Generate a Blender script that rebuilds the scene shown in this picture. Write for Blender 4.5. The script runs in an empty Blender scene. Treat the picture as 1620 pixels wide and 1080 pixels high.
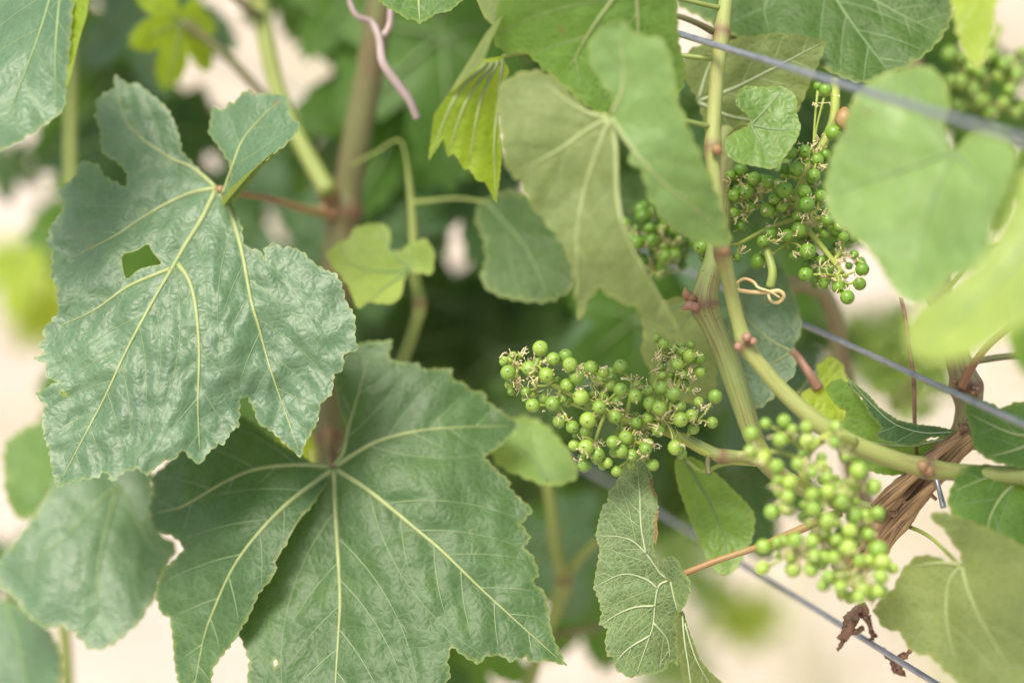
import bpy, bmesh, math, random
import numpy as np
from mathutils import Vector, Matrix, noise
from mathutils.geometry import delaunay_2d_cdt
random.seed(7); rng = np.random.default_rng(7)
scene = bpy.context.scene
R_ = math.radians
col = scene.collection

# ------------------------------------------------------------------ camera
PITCH = R_(18.0); CAMZ = 1.15; LENS = 85.0; FOC = 0.92
FPX = 1620 * LENS / 36.0
cam_d = bpy.data.cameras.new('camera'); cam = bpy.data.objects.new('camera', cam_d); col.objects.link(cam)
cam.location = (0, 0, CAMZ); cam.rotation_euler = (R_(90) - PITCH, 0, 0)
cam_d.lens = LENS; cam_d.sensor_width = 36; cam_d.clip_start = 0.02; cam_d.clip_end = 500
cam_d.dof.use_dof = True; cam_d.dof.focus_distance = FOC; cam_d.dof.aperture_fstop = 2.2
cam_d.dof.aperture_blades = 9
scene.camera = cam
# ------------------------------------------------------------------ world, sun, exposure
SUN_EL, SUN_AZ = 60.0, 212.0
w = bpy.data.worlds.new('World'); scene.world = w; w.use_nodes = True
nt = w.node_tree; bg = nt.nodes['Background']
sky = nt.nodes.new('ShaderNodeTexSky'); sky.sky_type = 'NISHITA'; sky.sun_disc = False
sky.sun_elevation = R_(SUN_EL); sky.sun_rotation = R_(SUN_AZ); sky.dust_density = 4.0; sky.air_density = 1.0; sky.ozone_density = 1.0
nt.links.new(sky.outputs[0], bg.inputs[0]); bg.inputs[1].default_value = 0.11
sd = bpy.data.lights.new('sun', 'SUN'); so = bpy.data.objects.new('sun', sd); col.objects.link(so)
sd.energy = 2.1; sd.angle = R_(22); sd.color = (1.0, 0.93, 0.80)
sv = Vector((math.sin(R_(SUN_AZ)) * math.cos(R_(SUN_EL)), math.cos(R_(SUN_AZ)) * math.cos(R_(SUN_EL)), math.sin(R_(SUN_EL))))
so.rotation_euler = (-sv).to_track_quat('-Z', 'Y').to_euler(); so.location = (0, 0, 6)
scene.view_settings.view_transform = 'Standard'; scene.view_settings.look = 'None'
scene.view_settings.exposure = 1.2; scene.view_settings.gamma = 1.0
scene.render.engine = 'CYCLES'
scene.cycles.max_bounces = 6; scene.cycles.diffuse_bounces = 4; scene.cycles.glossy_bounces = 2; scene.cycles.transmission_bounces = 4; scene.cycles.caustics_reflective = False; scene.cycles.caustics_refractive = False

# ------------------------------------------------------------------ picture geometry -> place
FW = np.array([0, math.cos(PITCH), -math.sin(PITCH)]); UP = np.array([0, math.sin(PITCH), math.cos(PITCH)])
RT = np.array([1.0, 0, 0]); CAM = np.array([0, 0, CAMZ])
def PA(xy, dd):
    """points given by direction (photo pixels) and distance behind the focus distance in mm -> world metres"""
    xy = np.asarray(xy, float).reshape(-1, 2); z = FOC + np.asarray(dd, float).reshape(-1) / 1000.0
    x = (xy[:, 0] - 810) / FPX * z; y = (540 - xy[:, 1]) / FPX * z
    return CAM + x[:, None] * RT + y[:, None] * UP + z[:, None] * FW
def P(px, py, dd=0.0): return PA([(px, py)], [dd])[0]
MM = FPX / FOC / 1000.0   # px per mm at focus

# ------------------------------------------------------------------ materials
def mat(name):
    m = bpy.data.materials.new(name); m.use_nodes = True
    return m, m.node_tree, m.node_tree.nodes['Principled BSDF']
def N(t, kind, **kw):
    n = t.nodes.new(kind)
    for k, v in kw.items():
        if k.startswith('i_'): n.inputs[int(k[2:]) if k[2:].isdigit() else k[2:].replace('_', ' ')].default_value = v
        else: setattr(n, k, v)
    return n
def mix(t, a, b, fac, blend='MIX'):
    n = t.nodes.new('ShaderNodeMix'); n.data_type = 'RGBA'; n.blend_type = blend
    for sock, v in ((n.inputs[0], fac), (n.inputs[6], a), (n.inputs[7], b)):
        if isinstance(v, bpy.types.NodeSocket): t.links.new(v, sock)
        elif isinstance(v, (int, float)): sock.default_value = v
        else: sock.default_value = (*v, 1)
    return n.outputs[2]
def ramp(t, src, p0, p1, c0=(0, 0, 0), c1=(1, 1, 1)):
    n = t.nodes.new('ShaderNodeValToRGB'); e = n.color_ramp.elements
    e[0].position = p0; e[1].position = p1; e[0].color = (*c0, 1); e[1].color = (*c1, 1)
    t.links.new(src, n.inputs[0]); return n.outputs[0]

LEAFARGS = {}
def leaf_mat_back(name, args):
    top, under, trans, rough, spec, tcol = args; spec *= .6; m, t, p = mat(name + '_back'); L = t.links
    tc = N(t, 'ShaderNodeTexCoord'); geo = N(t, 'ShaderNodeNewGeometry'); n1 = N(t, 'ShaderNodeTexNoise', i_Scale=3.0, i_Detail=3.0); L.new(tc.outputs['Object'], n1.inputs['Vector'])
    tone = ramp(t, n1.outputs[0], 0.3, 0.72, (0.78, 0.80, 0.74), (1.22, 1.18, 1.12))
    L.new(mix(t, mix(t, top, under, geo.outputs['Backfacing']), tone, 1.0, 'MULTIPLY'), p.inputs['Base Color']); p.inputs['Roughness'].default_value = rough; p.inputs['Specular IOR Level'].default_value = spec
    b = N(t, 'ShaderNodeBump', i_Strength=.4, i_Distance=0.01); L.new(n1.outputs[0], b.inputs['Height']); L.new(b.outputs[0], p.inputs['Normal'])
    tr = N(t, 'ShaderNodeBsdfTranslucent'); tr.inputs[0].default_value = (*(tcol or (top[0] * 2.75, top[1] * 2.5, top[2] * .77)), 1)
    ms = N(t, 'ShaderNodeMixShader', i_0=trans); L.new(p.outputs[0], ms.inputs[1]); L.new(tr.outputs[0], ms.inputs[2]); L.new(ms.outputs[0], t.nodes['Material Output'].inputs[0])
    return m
def leaf_mat(name, top, under, trans=0.35, rough=0.42, spec=0.5, cells=330, bump=0.5, dust=0.0, netlight=0.25, tcol=None, coat=0.0, simple=False):
    m, t, p = mat(name); L = t.links
    LEAFARGS[name] = (top, under, trans, rough, spec, tcol)
    tc = N(t, 'ShaderNodeTexCoord'); geo = N(t, 'ShaderNodeNewGeometry')
    warp = N(t, 'ShaderNodeTexNoise', i_Scale=120.0, i_Detail=1.0); L.new(tc.outputs['Object'], warp.inputs['Vector'])
    add = N(t, 'ShaderNodeMixRGB', blend_type='ADD'); add.inputs[0].default_value = 0.004
    L.new(tc.outputs['Object'], add.inputs[1]); L.new(warp.outputs['Color'], add.inputs[2])
    v1 = N(t, 'ShaderNodeTexVoronoi', feature='DISTANCE_TO_EDGE', i_Scale=float(cells)); L.new(add.outputs[0], v1.inputs['Vector'])
    n1 = N(t, 'ShaderNodeTexNoise', i_Scale=38.0, i_Detail=5.0, i_Roughness=0.6); L.new(tc.outputs['Object'], n1.inputs['Vector'])
    n2 = N(t, 'ShaderNodeTexNoise', i_Scale=1600.0, i_Detail=3.0); L.new(tc.outputs['Object'], n2.inputs['Vector'])
    col0 = mix(t, top, under, geo.outputs['Backfacing'])
    tone = ramp(t, n1.outputs[0], 0.3, 0.72, (0.78, 0.80, 0.74), (1.22, 1.18, 1.12))
    col1 = mix(t, col0, tone, 1.0, 'MULTIPLY')
    grain = ramp(t, n2.outputs[0], 0.25, 0.75, (0.93, 0.94, 0.93), (1.06, 1.05, 1.05))
    col1 = mix(t, col1, grain, 1.0, 'MULTIPLY')
    net = ramp(t, v1.outputs['Distance'], 0.0, 0.09, (1, 1, 1), (0, 0, 0))
    netf = N(t, 'ShaderNodeMath', operation='MULTIPLY', i_1=netlight); L.new(net, netf.inputs[0])
    lite = tuple(min(1, c * 1.9 + 0.03) for c in top)
    col2 = mix(t, col1, lite, netf.outputs[0])
    at = N(t, 'ShaderNodeAttribute', attribute_name='edge')
    ef = N(t, 'ShaderNodeMath', operation='MULTIPLY', i_1=0.4); L.new(at.outputs['Fac'], ef.inputs[0])
    col3 = mix(t, col2, (0.30, 0.33, 0.08), ef.outputs[0])
    if dust > 0:
        nd = N(t, 'ShaderNodeTexNoise', i_Scale=2600.0, i_Detail=2.0); L.new(tc.outputs['Object'], nd.inputs['Vector'])
        nd2 = ramp(t, nd.outputs[0], 0.45, 0.7); fd = N(t, 'ShaderNodeMath', operation='MULTIPLY', i_1=dust); L.new(nd2, fd.inputs[0])
        col3 = mix(t, col3, (0.42, 0.46, 0.42), fd.outputs[0])
    # a few small brown specks
    vs = N(t, 'ShaderNodeTexVoronoi', i_Scale=26.0); L.new(tc.outputs['Object'], vs.inputs['Vector'])
    sp = ramp(t, vs.outputs['Distance'], 0.02, 0.045, (1, 1, 1), (0, 0, 0))
    sf = N(t, 'ShaderNodeMath', operation='MULTIPLY', i_1=0.7); L.new(sp, sf.inputs[0])
    col4 = mix(t, col3, (0.22, 0.12, 0.05), sf.outputs[0])
    L.new(col4, p.inputs['Base Color'])
    p.inputs['Roughness'].default_value = rough; p.inputs['Specular IOR Level'].default_value = spec
    if coat: p.inputs['Coat Weight'].default_value = coat; p.inputs['Coat Roughness'].default_value = 0.35
    # relief: raised cells between the net of small veins
    h1 = ramp(t, v1.outputs['Distance'], 0.0, 0.5); n5 = N(t, 'ShaderNodeTexNoise', i_Scale=cells * .75, i_Detail=1.5); L.new(tc.outputs['Object'], n5.inputs['Vector'])
    hs = mix(t, h1, n5.outputs[0], 0.55); hs = mix(t, hs, n2.outputs[0], 0.05)
    b = N(t, 'ShaderNodeBump', i_Strength=bump, i_Distance=0.0013); L.new(hs, b.inputs['Height'])
    L.new(b.outputs[0], p.inputs['Normal'])
    tr = N(t, 'ShaderNodeBsdfTranslucent'); L.new(b.outputs[0], tr.inputs['Normal'])
    tcol = tcol or tuple(min(1, c * 2.2) for c in (top[0] * 1.25, top[1] * 1.15, top[2] * 0.35))
    tv = mix(t, tcol, tone, 1.0, 'MULTIPLY'); L.new(tv, tr.inputs['Color'])
    ms = N(t, 'ShaderNodeMixShader', i_0=trans)
    L.new(p.outputs[0], ms.inputs[1]); L.new(tr.outputs[0], ms.inputs[2])
    L.new(ms.outputs[0], t.nodes['Material Output'].inputs[0])
    return m

def plain(name, c, rough=0.5, spec=0.4, var=0.25, scale=120, bump=0.2, metal=0.0, c2=None):
    m, t, p = mat(name); L = t.links
    tc = N(t, 'ShaderNodeTexCoord'); n = N(t, 'ShaderNodeTexNoise', i_Scale=float(scale), i_Detail=5.0); L.new(tc.outputs['Object'], n.inputs['Vector'])
    c2 = c2 or tuple(x * (1 - var) for x in c)
    f = ramp(t, n.outputs[0], 0.32, 0.68)
    L.new(mix(t, c2, c, f), p.inputs['Base Color'])
    p.inputs['Roughness'].default_value = rough; p.inputs['Specular IOR Level'].default_value = spec; p.inputs['Metallic'].default_value = metal
    b = N(t, 'ShaderNodeBump', i_Strength=bump, i_Distance=0.0006); L.new(n.outputs[0], b.inputs['Height']); L.new(b.outputs[0], p.inputs['Normal'])
    return m

def cane_mat(name, green, brown, amount=0.5, rough=0.5, ridges=34, bump=0.5, specks=0.8):
    """striped bark: UV u = metres along, v = round the cane"""
    m, t, p = mat(name); L = t.links
    uv = N(t, 'ShaderNodeUVMap', uv_map='UVMap')
    mp = N(t, 'ShaderNodeMapping'); mp.inputs['Scale'].default_value = (22, ridges, 1); L.new(uv.outputs[0], mp.inputs[0])
    n1 = N(t, 'ShaderNodeTexNoise', i_Scale=1.0, i_Detail=6.0, i_Roughness=0.65); L.new(mp.outputs[0], n1.inputs['Vector'])
    mp2 = N(t, 'ShaderNodeMapping'); mp2.inputs['Scale'].default_value = (28, 3.2, 1); L.new(uv.outputs[0], mp2.inputs[0])
    n2 = N(t, 'ShaderNodeTexNoise', i_Scale=1.0, i_Detail=3.0); L.new(mp2.outputs[0], n2.inputs['Vector'])
    sm = N(t, 'ShaderNodeMath', operation='MULTIPLY_ADD', i_1=0.55); L.new(n1.outputs[0], sm.inputs[0])
    h2 = N(t, 'ShaderNodeMath', operation='MULTIPLY', i_1=0.45); L.new(n2.outputs[0], h2.inputs[0]); L.new(h2.outputs[0], sm.inputs[2])
    f = ramp(t, sm.outputs[0], 0.62 - 0.25 * amount, 0.78 - 0.3 * amount)
    c = mix(t, green, brown, f)
    node = N(t, 'ShaderNodeAttribute', attribute_name='node')
    c = mix(t, c, (0.15, 0.07, 0.045), node.outputs['Fac'])
    tc = N(t, 'ShaderNodeTexCoord')
    vs = N(t, 'ShaderNodeTexVoronoi', i_Scale=650.0); L.new(tc.outputs['Object'], vs.inputs['Vector'])
    sp = ramp(t, vs.outputs['Distance'], 0.10, 0.26, (specks,) * 3, (0, 0, 0))
    nn = N(t, 'ShaderNodeTexNoise', i_Scale=90.0); L.new(tc.outputs['Object'], nn.inputs['Vector'])
    gate = ramp(t, nn.outputs[0], 0.5, 0.62); g2 = N(t, 'ShaderNodeMath', operation='MULTIPLY'); L.new(sp, g2.inputs[0]); L.new(gate, g2.inputs[1])
    c = mix(t, c, (0.05, 0.03, 0.02), g2.outputs[0])
    L.new(c, p.inputs['Base Color']); p.inputs['Roughness'].default_value = rough; p.inputs['Specular IOR Level'].default_value = 0.4
    b = N(t, 'ShaderNodeBump', i_Strength=bump, i_Distance=0.0008); L.new(n1.outputs[0], b.inputs['Height']); L.new(b.outputs[0], p.inputs['Normal'])
    return m

def berry_mat(name, c, c2):
    m, t, p = mat(name); L = t.links
    tc = N(t, 'ShaderNodeTexCoord'); oi = N(t, 'ShaderNodeObjectInfo')
    n = N(t, 'ShaderNodeTexNoise', i_Scale=2.2, i_Detail=3.0); L.new(tc.outputs['Object'], n.inputs['Vector'])
    k = mix(t, c, c2, ramp(t, n.outputs[0], 0.35, 0.7))
    k = mix(t, k, ramp(t, oi.outputs['Random'], 0, 1, (0.72, 0.80, 0.7), (1.2, 1.12, 1.1)), 1.0, 'MULTIPLY')
    vs = N(t, 'ShaderNodeTexVoronoi', i_Scale=5.0); L.new(tc.outputs['Object'], vs.inputs['Vector'])
    k = mix(t, k, tuple(min(1, x * 1.5 + .04) for x in c), ramp(t, vs.outputs['Distance'], 0.04, 0.12, (0.6,) * 3, (0, 0, 0)))
    sx = N(t, 'ShaderNodeSeparateXYZ'); L.new(tc.outputs['Object'], sx.inputs[0])
    mr = N(t, 'ShaderNodeMapRange', i_1=1.0222, i_2=1.0252); L.new(sx.outputs[2], mr.inputs[0]); dot = mr.outputs[0]       # the dry scar at the tip of the berry
    k = mix(t, k, (0.03, 0.022, 0.012), dot)
    L.new(k, p.inputs['Base Color'])
    p.inputs['Roughness'].default_value = 0.36; p.inputs['Specular IOR Level'].default_value = 0.45
    p.inputs['Subsurface Weight'].default_value = 0.25; p.inputs['Subsurface Radius'].default_value = (0.8, 1.0, 0.2); p.inputs['Subsurface Scale'].default_value = 0.002
    n3 = N(t, 'ShaderNodeTexNoise', i_Scale=14.0, i_Detail=3.0); L.new(tc.outputs['Object'], n3.inputs['Vector'])
    b = N(t, 'ShaderNodeBump', i_Strength=0.12, i_Distance=0.0004); L.new(n3.outputs[0], b.inputs['Height']); L.new(b.outputs[0], p.inputs['Normal'])
    return m

LM = dict(
    blue=leaf_mat('leaf_blue_green', (0.078, 0.148, 0.078), (0.17, 0.25, 0.11), trans=0.22, rough=0.46, spec=0.55, cells=330, bump=0.36, netlight=0.18),
    deep=leaf_mat('leaf_deep_green', (0.05, 0.104, 0.036), (0.15, 0.22, 0.09), trans=0.22, rough=0.48, spec=0.36, cells=300, bump=0.34, netlight=0.22),
    mid=leaf_mat('leaf_mid_green', (0.07, 0.15, 0.03), (0.16, 0.24, 0.08), trans=0.35, rough=0.48, spec=0.35, bump=0.34),
    fresh=leaf_mat('leaf_fresh_green', (0.12, 0.22, 0.05), (0.20, 0.30, 0.09), trans=0.42, rough=0.42, spec=0.45, bump=0.45),
    pale=leaf_mat('leaf_pale_green', (0.15, 0.25, 0.085), (0.2, 0.3, 0.12), trans=0.35, rough=0.45, spec=0.5, bump=0.3),
    yellow=leaf_mat('leaf_yellow_green', (0.19, 0.30, 0.022), (0.24, 0.33, 0.04), trans=0.5, rough=0.45, bump=0.5, tcol=(0.60, 0.74, 0.04)),  # vivid yellow stands in for light shining through from behind
    under=leaf_mat('leaf_grey_underside', (0.155, 0.205, 0.075), (0.16, 0.21, 0.085), trans=0.4, rough=0.6, spec=0.3, bump=0.4, tcol=(0.30, 0.38, 0.07)),
    forest=leaf_mat('leaf_forest_green', (0.046, 0.098, 0.018), (0.12, 0.18, 0.05), trans=0.25, rough=0.5, spec=0.3, bump=0.4),  # darker green stands in for canopy shade on the top right leaf
    lime=leaf_mat('leaf_lime', (0.24, 0.34, 0.085), (0.27, 0.36, 0.1), trans=0.45, rough=0.45, bump=0.3, tcol=(0.45, 0.58, 0.10)),
    dry=leaf_mat('leaf_dry_margin', (0.20, 0.10, 0.06), (0.2, 0.1, 0.06), trans=0.15, rough=0.8, spec=0.2, tcol=(0.2, 0.1, 0.05)),
    shade=leaf_mat('leaf_shade_green', (0.035, 0.075, 0.014), (0.08, 0.14, 0.04), trans=0.3, rough=0.5, bump=0.4),  # shade of the inner foliage put into the leaf colour
    dusty=leaf_mat('leaf_dusty_green', (0.095, 0.155, 0.055), (0.2, 0.28, 0.1), trans=0.25, rough=0.6, spec=0.3, cells=420, bump=0.6, dust=0.26, netlight=0.4),
)
LB = {k: leaf_mat_back(v.name, LEAFARGS[v.name]) for k, v in LM.items()}
VM = dict(yellow=plain('vein_yellow', (0.27, 0.325, 0.125), 0.5, var=0.2), pale=plain('vein_pale', (0.33, 0.39, 0.22), 0.55, var=0.15),
          dim=plain('vein_dim', (0.16, 0.245, 0.09), 0.5, var=0.2), side_dark=plain('side_vein_dark_leaf', (0.165, 0.24, 0.105), 0.5, var=0.2), side_light=plain('side_vein_light_leaf', (0.24, 0.31, 0.13), 0.5, var=0.2))
PM = dict(green=plain('petiole_green', (0.26, 0.33, 0.08), 0.45, var=0.3, scale=60), red=plain('petiole_red', (0.23, 0.11, 0.065), 0.5, var=0.3, scale=60, c2=(0.30, 0.22, 0.08)),
          tan=plain('petiole_tan', (0.30, 0.21, 0.09), 0.5, var=0.35, scale=80, c2=(0.24, 0.13, 0.05)), pink=plain('petiole_pink', (0.33, 0.18, 0.125), 0.45, var=0.25))
CANE = dict(green=cane_mat('cane_green_striped', (0.225, 0.28, 0.085), (0.18, 0.11, 0.05), 0.6, specks=0.9),
            light=cane_mat('cane_light_green', (0.255, 0.29, 0.085), (0.22, 0.14, 0.055), 0.42, specks=0.3),
            brown=cane_mat('cane_brown', (0.125, 0.135, 0.05), (0.115, 0.075, 0.038), 0.65, specks=0.3),
            old=cane_mat('wood_old', (0.40, 0.26, 0.135), (0.075, 0.045, 0.03), 0.62, rough=0.8, ridges=26, bump=1.0, specks=0.5),
            lime=cane_mat('cane_yellow_green', (0.215, 0.265, 0.065), (0.17, 0.16, 0.055), 0.35, specks=0.2),
            grey=cane_mat('wood_grey_brown', (0.21, 0.20, 0.095), (0.16, 0.10, 0.055), 0.7, rough=0.65, specks=0.8))
M_BERRY = berry_mat('berry_green', (0.225, 0.345, 0.058), (0.175, 0.295, 0.045))
M_BERRY_L = berry_mat('berry_light_green', (0.29, 0.41, 0.075), (0.23, 0.36, 0.055))
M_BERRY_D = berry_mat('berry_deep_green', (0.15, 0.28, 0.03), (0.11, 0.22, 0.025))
M_STEM = plain('cluster_stem_green', (0.33, 0.40, 0.08), 0.5, var=0.2, scale=90)
M_FIL = plain('flower_filament', (0.80, 0.72, 0.45), 0.6, var=0.25, scale=300, c2=(0.62, 0.50, 0.27))
M_DRY = plain('dry_brown', (0.27, 0.155, 0.10), 0.85, var=0.6, scale=200, bump=0.8)
M_WIRE = plain('wire_zinc', (0.42, 0.43, 0.47), 0.42, 0.5, var=0.3, scale=260, bump=0.5, metal=0.75)
M_TEND = plain('tendril_straw', (0.60, 0.50, 0.24), 0.5, var=0.3, scale=90, c2=(0.44, 0.29, 0.13))
M_TEND2 = plain('tendril_mauve', (0.34, 0.265, 0.25), 0.5, var=0.25, scale=60)

# ------------------------------------------------------------------ object helpers
def link(name, me, parent=None, loc=None):
    o = bpy.data.objects.new(name, me); col.objects.link(o)
    if loc is not None: o.location = loc
    if parent is not None:
        o.parent = parent
        root = Vector((0, 0, 0)); q = parent
        while q is not None: root += q.location; q = q.parent
        if loc is not None: o.location = Vector(loc) - root
    return o
def thing(name, loc, label, cat, group=None):
    o = bpy.data.objects.new(name, None); col.objects.link(o); o.location = loc; o.empty_display_size = 0.01
    o['label'] = label; o['category'] = cat
    if group: o['group'] = group
    return o
def world_loc(o):
    v = Vector((0, 0, 0))
    while o is not None: v += o.location; o = o.parent
    return v
def catmull(pts, n):
    pts = np.asarray(pts, float)
    if len(pts) == 2: pts = np.array([pts[0], (pts[0] + pts[1]) / 2, pts[1]])
    p = np.vstack([2 * pts[0] - pts[1], pts, 2 * pts[-1] - pts[-2]]); out = []
    for i in range(1, len(p) - 2):
        for s in np.linspace(0, 1, n, endpoint=False):
            a, b, c, d = p[i - 1], p[i], p[i + 1], p[i + 2]
            out.append(0.5 * ((2 * b) + (c - a) * s + (2 * a - 5 * b + 4 * c - d) * s * s + (3 * b - a - 3 * c + d) * s ** 3))
    out.append(pts[-1]); return np.array(out)
class MB:
    def __init__(s): s.v = []; s.f = []; s.uv = []; s.node = []
    def tube(s, pts, rad, n=8, flat=1.0, nodes=None, rough=0.0, caps=True, fdir=None):
        pts = np.asarray(pts, float); m = len(pts)
        rad = np.interp(np.linspace(0, 1, m), np.linspace(0, 1, len(rad)), rad) if not np.isscalar(rad) else np.full(m, rad)
        b0 = len(s.v); acc = 0.0; prev = None
        for i in range(m):
            t = pts[min(i + 1, m - 1)] - pts[max(i - 1, 0)]; t = t / (np.linalg.norm(t) + 1e-12)
            if prev is None:
                ref = np.array(fdir) if fdir is not None else np.array([0.31, -0.7, 0.64]); u = ref - t * ref.dot(t)
                if np.linalg.norm(u) < 1e-4: u = np.cross(t, [1, 0, 0])
            else: u = prev - t * prev.dot(t)
            u = u / (np.linalg.norm(u) + 1e-12); prev = u; v = np.cross(t, u)
            if i: acc += np.linalg.norm(pts[i] - pts[i - 1])
            for k in range(n):
                a = 2 * math.pi * k / n; r = rad[i]
                if rough: r *= 1 + rough * (noise.noise((acc * 60, math.cos(a) * 2.2, math.sin(a) * 2.2)) + 0.6 * noise.noise((acc * 170, math.cos(a) * 6, math.sin(a) * 6)))
                s.v.append(pts[i] + u * math.cos(a) * r * flat + v * math.sin(a) * r)
                s.uv.append((acc, k / n)); s.node.append(nodes[i] if nodes is not None else 0.0)
        for i in range(m - 1):
            for k in range(n):
                k2 = (k + 1) % n; s.f.append((b0 + i * n + k, b0 + i * n + k2, b0 + (i + 1) * n + k2, b0 + (i + 1) * n + k))
        if caps: s.f.append(tuple(b0 + k for k in range(n))[::-1]); s.f.append(tuple(b0 + (m - 1) * n + k for k in range(n)))
        return s
    def add(s, v, f):
        b = len(s.v); s.v += list(v); s.f += [tuple(b + i for i in q) for q in f]; s.uv += [(0, 0)] * len(v); s.node += [0.0] * len(v); return s
    def build(s, name, m, parent=None, origin=None, smooth=True):
        V = np.array(s.v); origin = np.array(origin if origin is not None else V.mean(0))
        me = bpy.data.meshes.new(name); me.from_pydata((V - origin).tolist(), [], s.f)
        uvl = me.uv_layers.new(name='UVMap'); li = np.zeros(len(me.loops), dtype=np.int32); me.loops.foreach_get('vertex_index', li)
        U = np.array(s.uv)[li]
        st = np.zeros(len(me.polygons), dtype=np.int32); me.polygons.foreach_get('loop_start', st)
        for p in me.polygons:     # close the seam round the cane
            q = range(p.loop_start, p.loop_start + p.loop_total); vv = [U[i][1] for i in q]
            if max(vv) - min(vv) > 0.5:
                for i in q:
                    if U[i][1] < 0.5: U[i][1] += 1.0
        uvl.data.foreach_set('uv', U.astype(np.float32).ravel())
        a = me.attributes.new('node', 'FLOAT', 'POINT'); a.data.foreach_set('value', np.array(s.node, dtype=np.float32))
        me.materials.append(m)
        if smooth: me.polygons.foreach_set('use_smooth', [True] * len(me.polygons))
        return link(name, me, parent, tuple(origin))

# ------------------------------------------------------------------ leaves
def inside(poly, pts):
    if len(pts) < 12:
        p = np.asarray(poly, float); q = np.roll(p, 1, 0); out = []
        for x, y in pts:
            c = ((p[:, 1] > y) != (q[:, 1] > y)) & (x < (q[:, 0] - p[:, 0]) * (y - p[:, 1]) / ((q[:, 1] - p[:, 1]) + 1e-12) + p[:, 0]); out.append(c.sum() % 2 == 1)
        return np.array(out)
    x, y = pts[:, 0], pts[:, 1]; r = np.zeros(len(pts), bool); n = len(poly); j = n - 1
    for i in range(n):
        xi, yi = poly[i]; xj, yj = poly[j]
        c = ((yi > y) != (yj > y)) & (x < (xj - xi) * (y - yi) / ((yj - yi) + 1e-12) + xi); r ^= c; j = i
    return r
def segdist(pts, lines):
    d = np.full(len(pts), 1e9)
    for l in lines:
        l = np.asarray(l, float)
        for a, b in zip(l[:-1], l[1:]):
            ab = b - a; t = np.clip(((pts - a) @ ab) / (ab @ ab + 1e-9), 0, 1)
            d = np.minimum(d, np.hypot(*(pts - a - t[:, None] * ab).T))
    return d
def tps(ctrl):
    c = np.array(ctrl, float); X = c[:, :2] / 100; n = len(c)
    if n == 1: return lambda q: np.full(len(q), c[0, 2])
    if n <= 3:
        A = np.c_[np.ones(n), X]; k = np.linalg.lstsq(A, c[:, 2], rcond=None)[0]
        return lambda q: np.c_[np.ones(len(q)), np.asarray(q) / 100] @ k
    def U(r): return np.where(r > 0, r * r * np.log(r + 1e-12), 0)
    K = U(np.linalg.norm(X[:, None] - X[None], axis=2)) + 0.05 * np.eye(n); Pm = np.c_[np.ones(n), X]
    A = np.block([[K, Pm], [Pm.T, np.zeros((3, 3))]]); s = np.linalg.solve(A, np.r_[c[:, 2], 0, 0, 0])
    def f(q):
        q = np.asarray(q, float) / 100
        return U(np.linalg.norm(q[:, None] - X[None], axis=2)) @ s[:n] + np.c_[np.ones(len(q)), q] @ s[n:]
    return f
def area(p): p = np.asarray(p); return 0.5 * np.sum(p[:, 0] * np.roll(p[:, 1], -1) - np.roll(p[:, 0], -1) * p[:, 1])
def chaikin(p):
    p = np.asarray(p, float); q = np.roll(p, -1, 0); out = np.empty((2 * len(p), 2)); out[0::2] = .78 * p + .22 * q; out[1::2] = .22 * p + .78 * q; return out
def teeth(poly, spacing, amp, sub=5, keep=None):
    """cut small teeth along an outline; keep = points near which the edge stays plain"""
    p = np.asarray(poly, float); sgn = 1 if area(p) > 0 else -1; out = []
    L = np.hypot(*(np.roll(p, -1, 0) - p).T); cum = np.r_[0, np.cumsum(L)]; tot = cum[-1]
    nt_ = max(3, int(tot / spacing)); pos = (np.arange(nt_) + rng.uniform(-.22, .22, nt_)) * tot / nt_; pos[0] = 0
    pos = np.r_[pos, tot]
    def at(s):
        s = s % tot; i = min(np.searchsorted(cum, s, 'right') - 1, len(p) - 1); t = (s - cum[i]) / (L[i] + 1e-9); d = (p[(i + 1) % len(p)] - p[i]) / (L[i] + 1e-9)
        return p[i] + t * (p[(i + 1) % len(p)] - p[i]), np.array([d[1], -d[0]]) * sgn
    for a, b in zip(pos[:-1], pos[1:]):
        A = amp * rng.uniform(.5, 1.35); peak = rng.uniform(.55, .75)
        for k in range(sub):
            t = k / sub; q, n = at(a + (b - a) * t)
            h = (t / peak) ** .8 if t < peak else ((1 - t) / (1 - peak)) ** 1.15
            if keep is not None and np.min(np.hypot(*(keep - q).T)) < 26: h = 0
            out.append(q + n * A * (h - .35))
    return np.array(out)
def branch_veins(poly, prim, spacing, ang=46, holes=()):
    out = []; poly = np.asarray(poly); spacing *= 1.35; taken = np.zeros((0, 2)); dense = [catmull(v, 10) for v in prim]
    for l in prim:
        c = catmull(l, 8); L = np.r_[0, np.cumsum(np.hypot(*np.diff(c, axis=0).T))]
        if L[-1] < spacing * 1.5: continue
        side = 1; s = spacing * rng.uniform(.6, .9)
        while s < L[-1] * .93:
            i = np.searchsorted(L, s); d = c[min(i, len(c) - 1)] - c[max(i - 2, 0)]; d /= np.hypot(*d) + 1e-9
            a = math.atan2(d[1], d[0]) + side * R_(ang + rng.uniform(-6, 6)); q = c[min(i, len(c) - 1)].copy(); path = [q.copy()]; st = 6.0
            for k in range(60):
                a -= side * R_(.9); q = q + st * np.array([math.cos(a), math.sin(a)])
                if not inside(poly, q[None])[0] or any(inside(h, q[None])[0] for h in holes): break
                if k > 4 and min(np.min(np.hypot(*(d_ - q).T)) for d_ in dense) < 10: break
                if k > 4 and len(taken) and np.min(np.hypot(*(taken - q).T)) < 7: break
                path.append(q.copy())
            if len(path) > 4: out.append(path); taken = np.vstack([taken, path])
            side = -side; s += spacing * rng.uniform(.42, .62)
    return out
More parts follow.
